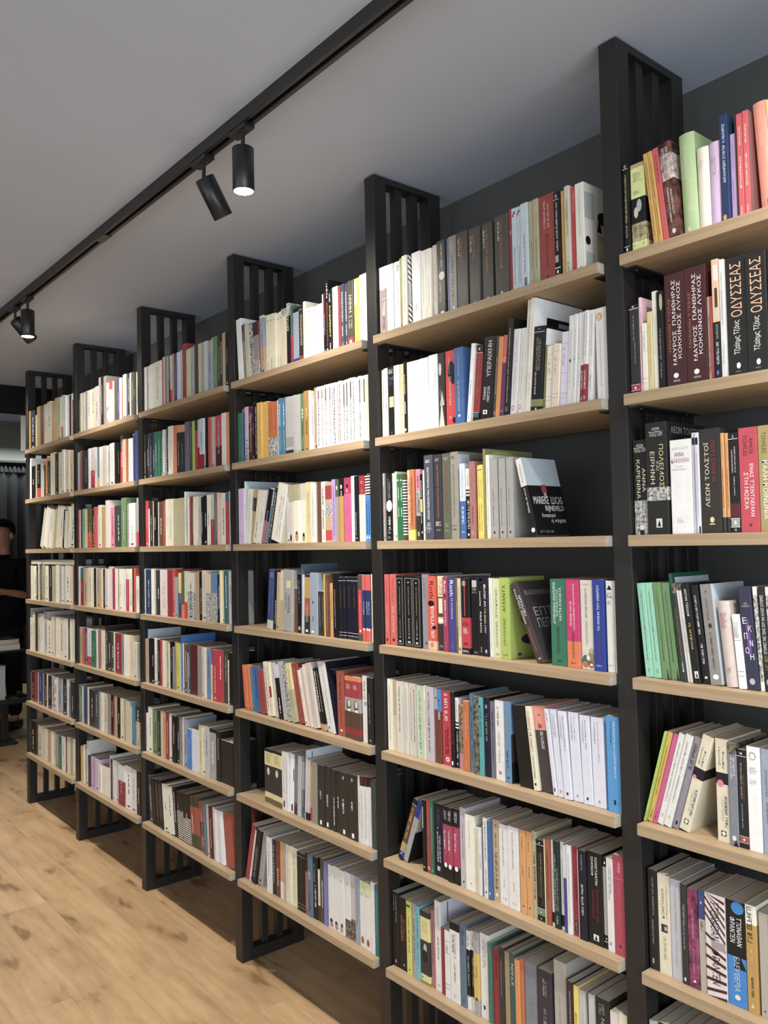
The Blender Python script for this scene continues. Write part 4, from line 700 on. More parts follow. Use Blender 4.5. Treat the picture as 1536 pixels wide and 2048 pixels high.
200|-1176.0 28.3 173 0.0|white|~@.2,.7,silver,.5,.2; o@.9,.95,grey,.4,.6
200|-1146.6 21.9 177 0.0|white|~@.2,.7,silver,.5,.2
200|-1123.1 12.5 206 0.0|pale_blue 0-.06:black
200|-1109.0 10.7 205 0.0|black .6-1:maroon
200|-1097.7 18.0 245 0.0|black|~@.1,.7,rust,.5,.4; ~@.75,.95,white,.5,.5; o@.03,.07,off_white,.3,.7
200|-1079.1 14.3 210 0.0|black|~@.25,.75,yellow,.5,.6; ~@.8,.93,grey,.5,.7; ~@.03,.15,white,.5,.4
201|-1063.8 29.2 213 0.0|white|o@.04,.06,rose,.4,.6
200|-1033.6 13.4 211 0.0|brick_red|~@.2,.7,dark_red,.5,.4
200|-1018.7 19.9 212 0.0|slate|~@.42,.88,white,.4,.3; ~@.2,.36,white,.4,.3; ~@.03,.1,white,.4,.3
200|-997.8 14.1 209 0.0|slate|~@.42,.88,white,.4,.4; ~@.2,.36,white,.4,.4; ~@.03,.1,white,.4,.4
201|-981.7 29.3 212 0.0|taupe 0-.14:red|HHhH@.52,.78,cream,.5,.5; ~@.28,.4,cream,.3,.2; ~@.28,.4,cream,.7,.2; o@.05,.1,white,.25,.75; #@.45,.46,cream,.2,.8
201|-950.4 29.3 212 0.0|acid_yellow|#@.1,.9,lime_yellow,.55,.62; #@.6,.95,white,.1,.5
201|-919.7 38.2 216 0.0|white
210|-1695.0 16.6 195 0.0|emerald|~@.1,.9,leaf_green,.5,.2
210|-1677.6 17.2 192 0.0|emerald|~@.1,.9,leaf_green,.5,.2
210|-1659.0 10.0 204 0.0|lilac_blue
210|-1648.3 15.6 206 0.0|royal_blue .92-1:scarlet
210|-1631.3 19.6 209 0.0|lilac_grey_pale 0-.4:grainy_photo
210|-1610.3 30.4 207 0.0|maroon .55-1:wine_marbled
210|-1575.1 10.2 223 0.0|black
210|-1563.5 16.3 221 0.0|black|~@.1,.9,silver,.5,.5
211|-1545.2 33.5 212 0.0|golden_yellow|~@.1,.85,mustard,.5,.2
210|-1511.0 8.6 208 0.0|apricot
210|-1501.8 25.6 211 0.0|golden_yellow|~@.3,.85,mustard,.5,.2
210|-1470.3 18.1 204 0.0|burnt_orange 0-.36:grainy_photo|~@.5,.9,brown,.5,.2
210|-1451.6 18.6 203 0.0|burnt_orange 0-.36:grainy_photo|~@.5,.9,brown,.5,.2
210|-1432.4 18.4 202 0.0|burnt_orange 0-.36:grainy_photo|~@.5,.9,brown,.5,.2
210|-1412.1 15.7 204 0.0|off_white|~@.2,.6,grey,.5,.5
210|-1394.5 18.0 207 0.0|steel_blue|~@.5,.9,white,.5,.4; ~@.1,.45,pale_blue,.5,.3
210|-1375.8 17.9 206 0.0|steel_blue|~@.5,.9,white,.5,.4; ~@.1,.45,pale_blue,.5,.3
210|-1355.5 23.7 206 0.0|pale_grey .13-.3:grey 0-.08:charcoal|~@.35,.9,grey,.5,.2
210|-1331.2 24.6 204 0.0|pale_grey .13-.3:grey 0-.08:charcoal|~@.35,.9,grey,.5,.2
210|-1304.8 20.2 205 0.0|pale_grey|o@.03,.05,black,.4,.7
210|-1283.5 18.2 205 0.0|pale_grey|o@.03,.05,black,.4,.7
210|-1263.5 20.9 205 0.0|leaf_green|ΜΠΟΡΧΕΣ@.28,.52,black,.5,.45; ~@.58,.75,white,.5,.5; o@.03,.06,black,.3,.7
211|-1240.9 35.4 209 0.0|mustard_gold|ΜΠΟΡΧΕΣ@.28,.52,black,.5,.3; ~@.58,.75,cream,.5,.35; o@.03,.06,black,.4,.6
210|-1202.8 7.9 205 0.0|white
210|-1193.8 12.3 172 0.0|pinkish_white|~@.3,.9,black,.2,.3
210|-1180.4 16.6 212 0.0|tan
210|-1162.1 22.5 211 0.0|white|~@.05,.95,violet,.5,.3; #@.8,.93,violet,.35,.65
210|-1138.5 20.6 210 0.0|white|~@.05,.95,olive,.5,.3; #@.8,.93,olive,.35,.65
211|-1116.9 23.5 210 0.0|white|~@.05,.95,scarlet,.5,.3; #@.75,.95,scarlet,.35,.65
210|-1092.3 19.5 210 0.0|white|~@.05,.95,lilac_blue,.5,.3; #@.75,.95,lilac_blue,.35,.65
210|-1071.8 21.4 210 0.0|white|~@.05,.95,black,.6,.3; ~@.05,.95,deep_green,.2,.2
210|-1049.4 13.9 210 0.0|white|~@.05,.7,scarlet,.4,.5; #@.7,.95,scarlet,.3,.6
210|-1034.4 15.3 210 0.0|white|~@.05,.95,black,.5,.35
210|-1018.1 17.2 209 0.0|white|~@.05,.6,black,.5,.3; #@.6,.95,dark_brown,.35,.65
210|-999.9 20.5 209 0.0|white|~@.05,.6,black,.5,.28; #@.6,.95,slate,.38,.65
210|-978.4 18.8 210 0.0|white|~@.05,.7,black,.5,.28; #@.7,.95,black,.38,.65
210|-958.6 13.7 209 0.0|white|~@.05,.95,black,.5,.4
210|-944.0 13.6 208 0.0|white|~@.05,.95,black,.5,.4
210|-929.4 15.4 208 0.0|white|~@.05,.6,black,.5,.35; #@.6,.95,dark_brown,.35,.65
211|-913.1 26.5 208 0.0|white .0-1:white|~@.05,.6,black,.25,.2; #@.6,.95,black,.15,.35; #@.05,.95,straw,.6,.95
221|-1692.3 41.4 212 0.0|lilac_pink|#@.87,.875,mauve; #@.7,.705,mauve; #@.18,.185,mauve; #@.13,.135,mauve
220|-1649.5 8.5 238 0.0|white|||#@0,1,pale_blue,0,1
220|-1610.3 29.2 207 4.5|ivory|~@.2,.9,tan,.5,.2
220|-1589.6 18.5 203 7.4|tan .6-.85:dark_brown
220|-1557.6 28.6 199 12.2|cream|~@.1,.4,charcoal,.5,.2
220|-1539.5 16.4 199 13.1|off_white|~@.4,.6,black,.5,.2
220|-1507.6 29.2 203 16.9|black 0-.4:dusty_rose
220|-1488.0 17.6 201 16.7|denim_blue|~@.7,.95,white,.4,.4
220|-1467.2 18.6 207 16.4|charcoal|~@.1,.9,khaki,.4,.5
221|-1400.1 62.1 209 15.8|ivory|~@.1,.8,grey,.5,.12; ~@.1,.8,silver,.75,.15
220|-1354.5 16.9 159 0.0|lilac_white
220|-1336.4 20.4 203 0.0|beige .7-1:khaki|o@.02,.15,black,.3,.8
221|-1313.1 37.1 203 0.0|ivory .72-1:khaki|o@.02,.2,mustard,.3,.8; o@.14,.2,brown,.4,.7
221|-1274.8 34.6 204 0.0|ivory .72-1:pale_beige|o@.02,.16,mustard,.3,.8; o@.1,.17,black,.4,.7
221|-1239.0 33.4 206 0.0|straw|~@.3,.85,tan,.5,.25
221|-1204.5 28.4 200 0.0|off_white|~@.1,.85,silver,.5,.2
221|-1173.9 28.4 203 0.0|walnut_brown
220|-1143.8 23.7 201 0.0|off_white|NOMADLAND@.22,.55,black,.4,.45; ~@.62,.9,charcoal,.4,.3; ~@.05,.12,grey,.4,.3
221|-1117.5 36.0 195 0.0|tan .72-.95:red .45-.65:grainy_photo .03-.2:scarlet
220|-1080.5 19.7 204 0.0|violet_pale|~@.1,.9,violet,.5,.3
220|-1060.2 14.9 203 0.0|mauve .72-1:olive_grey|o@.83,.9,white,.3,.7
220|-1043.7 21.4 205 0.0|mustard_gold .72-1:black|o@.83,.9,white,.3,.7; ~@.73,.8,white,.5,.3
221|-1020.8 39.0 205 0.0|hot_pink .75-1:raspberry|o@.84,.9,black,.35,.6; ~@.77,.82,white,.45,.2; ~@.4,.7,rose,.5,.12
220|-980.4 20.1 208 0.0|off_white|~@.1,.7,grey,.5,.2
220|-959.3 16.0 206 0.0|midnight|~@.1,.45,silver,.4,.25; o@.04,.06,white,.35,.65
221|-941.8 30.6 206 0.0|peach_cream .71-1:dark_red|o@.87,.92,rose,.35,.6; ~@.73,.8,rose,.5,.3; ~@.5,.7,tan,.4,.15
220|-909.8 13.7 207 0.0|bright_blue .68-1:black_and_white_striped|~@.1,.6,navy,.5,.4; ^@.04,.1,white,.25,.75
220|-895.2 14.5 208 0.0|bright_blue .68-1:black_and_white_striped|~@.1,.6,navy,.5,.4; ^@.04,.1,white,.25,.75
231|-1467.1 32.2 216 5.4|indigo_blue 0-.15:pale_grey|~@.3,.9,lilac_blue,.5,.2; #@.87,.95,lilac_blue,.4,.9
230|-1439.2 24.1 213 4.5|black|~@.1,.5,silver,.5,.3
230|-1419.1 17.5 206 3.9|tan
230|-1390.5 26.0 214 3.3|khaki .5-1:beige
231|-1328.7 59.3 216 2.8|grey|~@.3,.6,black,.6,.22; ~@.35,.62,dark_grey,.3,.1; #@.7,.82,straw,.35,.8
230|-1299.2 26.0 151 1.6|walnut_brown
230|-1277.0 18.6 203 0.4|black|~@.5,.9,lilac_blue,.5,.4; #@.05,.11,apricot,.2,.9
230|-1275.3 4.0 236 0.0|indigo_dark|||#@0,1,slate_blue,0,1
230|-1262.0 6.9 201 2.5|pale_blue
231|-1226.7 33.0 202 2.0|brown_black .3-.6:rust .6-.95:mustard_gold|~@.2,.5,straw,.5,.4; #@.03,.07,white,.3,.7
231|-1176.7 46.7 208 1.1|blue_grey|#@.03,.06,white,.2,.5; ~@.2,.3,dark_grey,.4,.15; ^@.5,.56,charcoal,.3,.5
230|-1173.4 17.4 147 0.0|charcoal|~@.2,.9,grey,.5,.2
230|-1154.9 16.2 147 0.0|charcoal|~@.2,.9,grey,.5,.2
230|-1136.6 9.6 204 0.0|golden_yellow
230|-1125.9 18.0 204 0.0|walnut_brown|~@.1,.9,tan,.5,.2
230|-1106.8 15.7 175 0.0|apricot
230|-1089.5 19.2 208 0.0|black|~@.15,.75,silver,.5,.25
230|-1069.2 14.4 209 0.0|black
230|-1052.3 17.8 196 0.0|midnight|#@.94,.945,white; #@.1,.105,white; #@.05,.055,white; ~@.5,.85,brown_olive,.5,.2
230|-1033.5 18.1 197 0.0|midnight|#@.94,.945,white; #@.1,.105,white; #@.05,.055,white; ~@.5,.85,brown_olive,.5,.2
231|-1014.4 29.7 197 0.0|midnight|#@.94,.945,white; #@.1,.105,white; #@.05,.055,white; ~@.5,.85,brown_olive,.4,.15
231|-983.7 32.1 197 0.0|midnight|#@.94,.945,white; #@.1,.105,white; #@.05,.055,white; ~@.5,.85,brown_olive,.4,.15
230|-949.6 18.2 206 0.0|scarlet .77-1:taupe 0-.1:taupe|~@.2,.7,pink,.5,.3; o@.13,.17,white,.3,.7
230|-930.5 13.1 205 0.0|coral .2-.77:navy_blue|o@.16,.2,white,.2,.8; ~@.4,.6,silver,.5,.4
230|-916.8 13.0 205 0.0|coral .2-.77:navy_blue|o@.16,.2,white,.2,.8; ~@.4,.6,silver,.5,.4
230|-903.1 14.0 205 0.0|coral .2-.77:navy_blue|o@.16,.2,white,.2,.8; ~@.4,.6,silver,.5,.4
230|-888.2 7.4 208 0.0|ivory
240|-1673.2 13.0 164 -6.7|maroon
240|-1659.4 20.8 166 -6.8|tangerine|~@.1,.9,brown,.5,.2; #@.03,.06,black,.3,.7
240|-1637.7 22.0 168 -6.9|tangerine|~@.1,.9,brown,.5,.2; #@.03,.06,black,.3,.7
240|-1612.7 23.1 163 -7.7|steel_blue|#@.03,.06,navy,.3,.7
240|-1588.7 39.9 167 -7.8|blue|~@.3,.9,navy,.5,.2
240|-1545.8 37.6 161 -8.7|brick_red|~@.3,.9,dark_red,.5,.2
240|-1506.4 19.8 193 -9.0|ivory|~@.1,.9,charcoal,.5,.3
240|-1485.0 29.9 192 -9.3|cream|~@.1,.9,tan,.5,.3; #@.35,.55,red,.5,1
240|-1452.0 27.5 194 -9.9|pinkish_beige|~@.1,.9,rose,.5,.2; #@.5,.65,pale_blue,.4,1
240|-1422.8 27.0 191 -10.2|black .75-1:pale_blue|~@.1,.4,white,.5,.3
240|-1392.2 25.9 204 -11.0|lilac_grey_pale|~@.1,.9,grey,.5,.3
240|-1364.5 26.1 199 -11.2|grainy_photo
240|-1335.4 26.3 205 -11.8|khaki .55-1:straw|~@.2,.9,olive,.5,.2
241|-1298.9 39.3 205 -14.4|brick_red|~@.7,.93,rose,.35,.25; ~@.06,.1,rose,.5,.3
240|-1257.2 13.6 190 -14.6|peach_cream
240|-1241.9 15.8 199 -14.2|pinkish_beige|~@.2,.9,grey,.5,.3
240|-1224.5 15.7 212 -13.9|peach_cream
241|-1207.2 32.2 218 -12.5|pinkish_beige|~@.2,.9,grey,.4,.15
240|-1170.9 16.3 204 -13.3|black 0-.1:tangerine|~@.3,.95,white,.5,.4
240|-1153.0 17.2 206 -13.5|black 0-.1:khaki|~@.3,.95,khaki,.4,.3
240|-1128.7 14.8 232 -15.2|off_white
240|-1112.4 14.6 233 -14.8|off_white
240|-1096.1 16.6 232 -14.0|off_white||with framed black cover|#@0,1,midnight,0,1; #@.88,.885,silver,.1,.9; #@.8,.87,slate,.15,.85
241|-1076.3 38.4 206 -1.8|rust|~@.6,.92,brown,.5,.2; ~@.2,.5,brick_red,.5,.2; o@.06,.1,pale_beige,.3,.7; ^@.56,.59,black,.4,.6
241|-1035.8 43.1 195 0.0|brown .66-.93:red .93-1:tangerine .44-.66:grey .08-.18:dark_red|o@.46,.63,black,.25,.75; o@.5,.62,beige,.35,.7; ~@.8,.87,cream,.5,.6,h; #@.44,.48,white,.4,.7
241|-991.7 43.0 197 0.0|brown .66-.93:red .93-1:tangerine .44-.66:grey .08-.18:dark_red|o@.46,.63,black,.25,.75; o@.5,.62,beige,.35,.7; ~@.8,.87,cream,.5,.6,h; #@.44,.48,white,.4,.7
241|-946.2 27.9 206 0.0|off_white|~@.65,.92,charcoal,.4,.3; #@.55,.61,grey,.3,.8
241|-916.9 29.8 203 0.0|black_warm|~@.3,.75,grey,.4,.15; #@.04,.07,grey,.4,.6
251|-1535.2 60.1 192 0.0|charcoal .7-.95:straw .95-1:black .1-.2:straw 0-.1:brown_olive|o@.52,.66,beige,.3,.6; ~@.75,.92,khaki,.5,.6,h
251|-1414.9 59.5 195 0.8|charcoal .7-.95:straw .95-1:black .1-.2:straw 0-.1:brown_olive|o@.52,.66,beige,.3,.6; ~@.75,.92,khaki,.5,.6,h
250|-1411.8 19.6 204 0.0|off_white|~@.3,.9,grey,.5,.3; #@.05,.16,black,.4,.8
250|-1390.9 20.0 206 0.0|off_white|~@.3,.9,grey,.5,.3
250|-1344.9 24.7 204 2.0|white|#@.03,.14,black,.3,.7; #@.55,.75,plum_dark,.8,1
250|-1320.5 20.7 204 3.4|grey_violet 0-.2:plum_dark
250|-1297.7 20.4 207 2.8|pale_grey|~@.2,.9,silver,.5,.3
250|-1275.7 17.2 190 1.5|teal .5-1:blue_grey|~@.2,.9,silver,.4,.3
250|-1268.0 6.5 234 3.1|slate|||#@0,1,lilac_white,0,1; #@.8,.97,black,.16,.18
250|-1246.9 19.9 206 2.9|pinkish_beige 0-.12:black
250|-1230.7 15.0 204 2.7|mustard_gold 0-.22:crimson
251|-1198.7 29.7 202 2.2|stone_grey
251|-1190.8 34.6 200 0.0|brown_black|~@.65,.9,brown,.4,.15; ~@.45,.58,white,.5,.25; #@.03,.1,white,.35,.65
251|-1155.1 31.8 201 0.0|brown_black|~@.65,.9,brown,.4,.15; ~@.35,.55,white,.5,.25; #@.03,.1,white,.35,.65
250|-1122.2 10.8 198 0.0|brown_black|~@.4,.9,brown,.5,.3
250|-1110.9 17.6 198 0.0|brown_black|~@.1,.55,white,.5,.3
250|-1092.6 19.6 198 0.0|brown_black|~@.4,.58,white,.5,.3
251|-1071.9 44.7 199 0.0|brown_black|~@.65,.9,brown,.4,.1; ~@.35,.58,white,.45,.2; #@.03,.1,white,.4,.65; o@.89,.95,grey,.4,.6
251|-1025.2 48.5 202 0.0|brown_black|~@.65,.9,brown,.4,.1; ~@.45,.58,white,.45,.18; #@.03,.1,white,.4,.65; o@.89,.95,grey,.4,.6
250|-975.1 14.9 207 0.0|off_white
250|-959.3 16.2 208 0.0|off_white .86-1:maroon_brown|~@.1,.8,grey,.5,.3
250|-942.1 16.0 209 0.0|off_white .86-1:maroon_brown|~@.1,.8,grey,.5,.3
250|-925.1 8.2 210 0.0|off_white .86-1:maroon_brown
250|-915.9 8.6 211 0.0|off_white .86-1:maroon_brown
251|-905.9 24.2 208 0.0|olive_grey_dark
260|-1653.2 27.4 216 14.5|red|~@.1,.9,brick_red,.5,.3
260|-1639.2 12.1 202 14.2|off_white
261|-1601.4 33.9 208 13.5|black|~@.1,.7,grey,.5,.4
261|-1565.7 32.7 206 13.0|grey|#@.05,.1,dark_grey,.3,.6
260|-1519.6 27.4 198 0.0|off_white|~@.3,.9,grey,.5,.3
260|-1490.8 21.7 193 0.0|black|~@.2,.9,grey,.4,.4
260|-1467.1 25.4 197 0.0|red_brown|~@.2,.5,cream,.5,.3
260|-1439.8 23.7 198 0.0|apricot 0-.3:off_white
260|-1414.8 11.7 199 0.0|tan
260|-1401.7 18.7 199 0.0|off_white|~@.2,.9,grey,.5,.2
260|-1381.7 17.3 201 0.0|cream
261|-1363.2 34.0 200 0.0|cream|~@.1,.9,khaki,.4,.2
261|-1325.4 51.6 195 0.0|black|#@.94,.945,silver; #@.12,.125,silver; #@.06,.065,silver; ~@.3,.85,dark_grey,.5,.15
260|-1272.6 12.7 206 0.0|dusty_rose .7-1:black
261|-1258.1 26.2 205 0.0|slate_blue|~@.6,.75,white,.4,.4; ~@.1,.4,navy,.4,.3
261|-1230.7 25.3 204 0.0|black|~@.2,.55,white,.5,.3; ~@.6,.9,grey,.3,.3
260|-1203.6 11.0 168 0.0|off_white 0-.3:maroon
260|-1190.3 22.4 210 0.0|olive_dark
260|-1166.7 15.9 205 0.0|lilac_blue
261|-1147.4 30.2 202 0.0|off_white|~@.82,.84,grey,.4,.6,h; o@.08,.16,dark_brown,.3,.8; o@.02,.1,rose,.3,.9
261|-1116.1 28.6 205 0.0|off_white|~@.82,.84,grey,.4,.6,h; o@.08,.15,dark_brown,.2,.7; o@.02,.1,rose,.2,.8
261|-1086.4 29.2 203 0.0|off_white|~@.82,.84,grey,.4,.6,h; o@.1,.17,dark_brown,.3,.7; o@.03,.11,mauve,.2,.7
261|-1055.6 29.2 204 0.0|off_white 0-.28:floral_dark .85-1:lilac_white|~@.8,.83,grey,.4,.6,h
261|-1025.4 27.7 205 0.0|pale_grey 0-.32:floral_dark|~@.8,.83,grey,.4,.6,h
260|-996.7 18.0 207 0.0|blue_grey
261|-977.1 27.9 202 0.0|off_white .8-1:pale_green|~@.78,.8,grey,.4,.6,h; o@.05,.16,rust,.2,.7
261|-948.2 29.9 203 0.0|off_white .8-1:pale_green|~@.78,.8,grey,.4,.6,h; o@.05,.16,rust,.2,.7
261|-917.4 18.6 215 0.0|off_white
261|-897.3 18.9 208 0.0|teal|~@.2,.9,aqua,.5,.3
300|-2562.7 28.1 215 0.0|off_white
300|-2533.7 21.5 214 0.0|grey
300|-2511.2 12.5 211 0.0|off_white
300|-2497.9 51.9 215 0.0|pale_cream
300|-2445.1 61.0 216 0.0|pale_cream
300|-2383.3 12.7 216 0.0|white
300|-2369.8 24.3 223 0.0|coral
300|-2344.6 17.5 223 0.0|beige
300|-2326.3 17.3 220 0.0|stone_grey
300|-2308.2 13.9 220 0.0|pale_grey
300|-2293.4 19.5 219 0.0|slate_blue 0-.5:maroon
300|-2273.1 15.3 215 0.0|off_white 0-.3:scarlet
300|-2257.0 20.8 218 0.0|ochre
300|-2235.4 27.7 215 0.0|indigo
300|-2206.9 20.4 217 0.0|lilac_white
300|-2185.7 26.4 222 0.0|pale_grey
300|-2158.6 39.0 243 0.0|red
300|-2118.8 12.8 211 0.0|beige
300|-2105.2 21.7 213 0.0|pale_green
300|-2082.7 21.5 214 0.0|silver
300|-2060.5 21.3 218 0.0|silver
300|-2038.4 19.7 217 0.0|olive_grey_dark
300|-2018.1 29.5 217 0.0|beige
300|-1987.8 27.7 216 0.0|khaki
300|-1959.4 26.0 215 0.0|pale_blue
300|-1932.8 31.8 211 0.0|stone_beige 0-.8:blue_grey
300|-1900.2 16.4 218 0.0|pale_blue
300|-1883.1 29.8 218 0.0|leaf_green
300|-1852.7 26.1 219 0.0|olive_dark
300|-1826.0 22.4 217 0.0|brown_black
300|-1802.8 28.7 217 0.0|tan
300|-1773.5 21.9 213 0.0|midnight
310|-2563.9 4.1 208 0.0|charcoal
310|-2558.9 19.0 210 0.0|charcoal
310|-2539.1 19.7 211 0.0|black
310|-2518.5 19.5 211 0.0|plum_dark
310|-2498.0 27.3 210 0.0|charcoal
310|-2469.9 25.2 210 0.0|navy_blue
310|-2443.8 25.0 209 0.0|emerald
310|-2418.0 28.9 208 0.0|emerald
310|-2388.2 30.2 208 0.0|emerald
310|-2357.1 18.3 208 0.0|off_white
310|-2338.0 13.2 211 0.0|black_and_white_striped
310|-2324.0 22.1 213 0.0|black
310|-2301.0 43.6 216 0.0|ivory
310|-2256.6 42.8 214 0.0|tangerine
310|-2213.0 30.4 210 0.0|apricot 0-.85:charcoal
310|-2181.8 30.0 208 0.0|apricot 0-.85:charcoal
310|-2151.0 22.1 217 0.0|grey_violet
310|-2128.2 21.8 216 0.0|grey_violet
310|-2105.6 21.6 214 0.0|taupe
310|-2083.2 27.3 213 0.0|lime_green
310|-2055.2 29.9 211 0.0|charcoal 0-.8:crimson
310|-2024.6 20.9 211 0.0|pale_grey 0-.45:dark_red
310|-2003.1 34.8 212 0.0|pale_blue 0-.3:dark_red
310|-1967.5 13.3 210 0.0|off_white
310|-1953.5 25.8 210 0.0|black
310|-1927.0 24.8 208 0.0|coral
310|-1901.6 16.3 207 0.0|pale_grey
310|-1884.6 16.2 206 0.0|silver
310|-1867.7 49.2 206 0.0|crimson_red 0-.4:maroon
310|-1817.8 35.2 210 0.0|off_white
310|-1781.9 31.4 209 0.0|orange
320|-2563.9 32.1 211 0.0|scarlet
320|-2531.0 13.7 173 0.0|white
320|-2516.4 35.2 208 0.0|charcoal
320|-2480.4 22.9 206 0.0|sand
320|-2456.7 26.6 208 0.0|black
320|-2429.3 10.9 199 0.0|off_white
320|-2417.7 41.5 200 0.0|walnut_brown
320|-2375.4 29.5 202 0.0|rust
320|-2345.2 23.2 206 0.0|ivory
320|-2321.3 60.2 206 0.0|cream
320|-2260.3 45.9 204 0.0|khaki
320|-2213.7 51.3 205 0.0|khaki
320|-2161.7 10.4 230 0.0|white
320|-2150.6 23.4 209 0.0|pale_grey
320|-2126.6 13.0 207 0.0|off_white
320|-2112.9 19.6 206 0.0|brick_red
320|-2092.6 22.8 205 0.0|red_brown
320|-2069.1 42.3 203 0.0|cream
320|-2026.2 25.4 202 0.0|pale_grey
320|-2000.2 15.5 198 0.0|black
320|-1984.1 31.2 203 0.0|black
320|-1952.2 27.7 204 0.0|ivory
320|-1923.9 33.5 206 0.0|beige 0-.5:red
320|-1889.9 29.9 205 0.0|slate_blue
320|-1859.3 8.5 208 0.0|peach
320|-1850.3 17.4 188 0.0|beige
320|-1832.2 36.8 203 0.0|off_white
320|-1794.9 13.5 201 0.0|blue 0-.85:scarlet
320|-1780.8 12.8 210 0.0|olive_grey
320|-1767.4 19.6 207 0.0|pale_grey
330|-2563.9 8.6 206 0.0|off_white
330|-2554.4 62.0 204 0.0|navy_blue
330|-2491.7 34.7 207 0.0|ivory
330|-2456.2 48.1 202 0.0|brown_black
330|-2407.3 77.8 204 0.0|pinkish_white
330|-2328.8 40.5 205 0.0|dark_red
330|-2287.6 29.7 207 0.0|scarlet
330|-2257.1 29.3 173 0.0|grey
330|-2227.1 40.2 192 0.0|straw 0-.55:indigo_blue
330|-2186.2 27.1 196 0.0|brown_olive 0-.3:tangerine
330|-2158.4 30.2 201 0.0|mint 0-.35:scarlet
330|-2127.6 59.8 194 0.0|pale_beige 0-.6:grainy_photo
330|-2067.1 13.2 192 0.0|blue_grey
330|-2053.2 22.9 201 0.0|mustard_gold
330|-2029.6 27.2 201 0.0|black
330|-2001.8 37.7 206 0.0|pale_beige
330|-1963.5 43.2 193 0.0|sand 0-.6:grainy_photo
330|-1919.7 48.4 194 0.0|denim_blue 0-.6:grainy_photo
330|-1870.6 23.5 192 0.0|midnight
330|-1846.5 14.3 207 0.0|ivory
330|-1831.6 14.2 205 0.0|yellow
330|-1816.8 36.3 206 0.0|teal
330|-1779.9 28.3 205 0.0|pale_grey
340|-2563.9 12.3 196 0.0|apricot
340|-2550.8 18.7 242 0.0|pale_blue
340|-2531.3 30.1 203 0.0|midnight
340|-2500.4 29.8 205 0.0|black
340|-2469.9 29.4 209 0.0|off_white
340|-2439.8 25.3 203 0.0|charcoal
340|-2413.7 27.2 202 0.0|crimson
340|-2385.8 33.4 203 0.0|cream
340|-2351.6 20.8 204 0.0|khaki
340|-2330.0 22.8 195 0.0|ivory
340|-2306.6 21.8 206 0.0|black
340|-2284.0 16.8 183 0.0|lilac_grey
340|-2266.6 16.6 207 0.0|olive_gold
340|-2249.2 26.8 203 0.0|lime_yellow
340|-2221.8 12.9 197 0.0|pale_grey
340|-2208.1 19.6 239 0.0|bright_blue
340|-2187.9 18.1 206 0.0|off_white
340|-2169.1 30.5 205 0.0|walnut_brown
340|-2138.0 3.9 171 0.0|off_white
340|-2133.4 19.0 201 0.0|slate
340|-2113.8 68.6 208 0.0|maroon
340|-2044.5 36.9 206 0.0|stone_grey
340|-2007.0 17.9 205 0.0|pinkish_beige
340|-1988.4 19.0 206 0.0|ivory
340|-1968.8 37.5 202 0.0|denim_blue
340|-1930.7 15.5 141 0.0|sand
340|-1914.6 39.5 204 0.0|crimson
340|-1874.5 39.9 204 0.0|crimson
340|-1834.1 33.5 207 0.0|olive_dark
340|-1800.0 11.8 171 0.0|white
340|-1787.6 26.2 202 0.0|black
350|-2563.9 16.7 172 0.0|ivory
350|-2546.4 45.5 204 0.0|ivory
350|-2500.2 52.1 198 0.0|leaf_green
350|-2447.3 29.0 202 0.0|charcoal
350|-2417.6 32.3 203 0.0|beige
350|-2384.6 24.6 201 0.0|apricot
350|-2359.2 27.9 202 0.0|dark_red
350|-2330.6 36.7 204 0.0|off_white
350|-2293.2 35.5 201 0.0|black
350|-2257.0 26.7 198 0.0|brown_black
350|-2229.6 27.8 202 0.0|stone_grey
350|-2201.1 18.1 207 0.0|off_white
350|-2182.4 35.8 203 0.0|blue_grey
350|-2145.9 32.0 167 0.0|bright_blue
350|-2113.3 60.1 170 0.0|lilac_white
350|-2052.6 30.7 198 0.0|straw
350|-2021.4 30.2 199 0.0|ivory
350|-1990.5 35.9 203 0.0|pale_grey
350|-1954.0 53.0 198 0.0|black 0-.93:grey
350|-1900.5 31.5 195 0.0|black_warm
350|-1868.4 98.4 167 0.0|black_warm
360|-2543.7 36.0 204 -5.7|slate
360|-2505.5 36.4 201 -6.1|black|~@.2,.9,red_brown,.5,.2
360|-2466.8 31.8 205 -6.6|black|~@.2,.9,grey,.5,.2
360|-2432.8 20.6 209 -7.0|black|~@.2,.9,grey,.5,.2
360|-2410.0 22.4 212 -7.4|black|~@.2,.9,grey,.5,.2
360|-2382.6 48.8 202 -7.0|ivory
360|-2331.6 48.6 202 -7.4|ivory
360|-2277.9 27.5 208 -8.6|black|~@.3,.9,white,.5,.3
360|-2248.3 31.7 197 -7.2|black_and_white_striped .6-1:black
360|-2214.5 26.8 200 -7.6|black_and_white_striped .6-1:black
360|-2185.7 61.4 203 -6.5|black_and_white_striped .5-1:black
360|-2122.2 31.7 204 -6.7|olive_dark .25-.8:rust
360|-2088.5 48.9 208 -6.2|olive_dark .25-.8:rust
360|-2037.7 33.8 201 -6.5|rust .3-.6:charcoal
360|-2002.0 24.5 209 -3.0|slate_blue
360|-1975.8 18.6 206 -3.4|beige
360|-1955.5 26.4 205 -3.5|maroon
360|-1927.5 22.1 204 -3.8|off_white
360|-1903.8 20.3 203 -4.2|white
360|-1881.8 23.2 204 -4.5|lilac_white
360|-1857.1 21.4 204 -4.8|white
360|-1824.2 62.9 206 -7.9|rust
400|-3442.7 39.2 215 0.0|charcoal
400|-3402.2 30.0 220 0.0|ivory
400|-3371.0 23.5 219 0.0|beige
400|-3346.3 29.4 220 0.0|ivory
400|-3315.7 29.1 220 0.0|grey
400|-3285.4 46.6 217 0.0|ivory
400|-3237.6 54.0 219 0.0|cream
400|-3182.4 59.8 221 0.0|pinkish_beige
400|-3121.5 27.2 260 0.0|grey
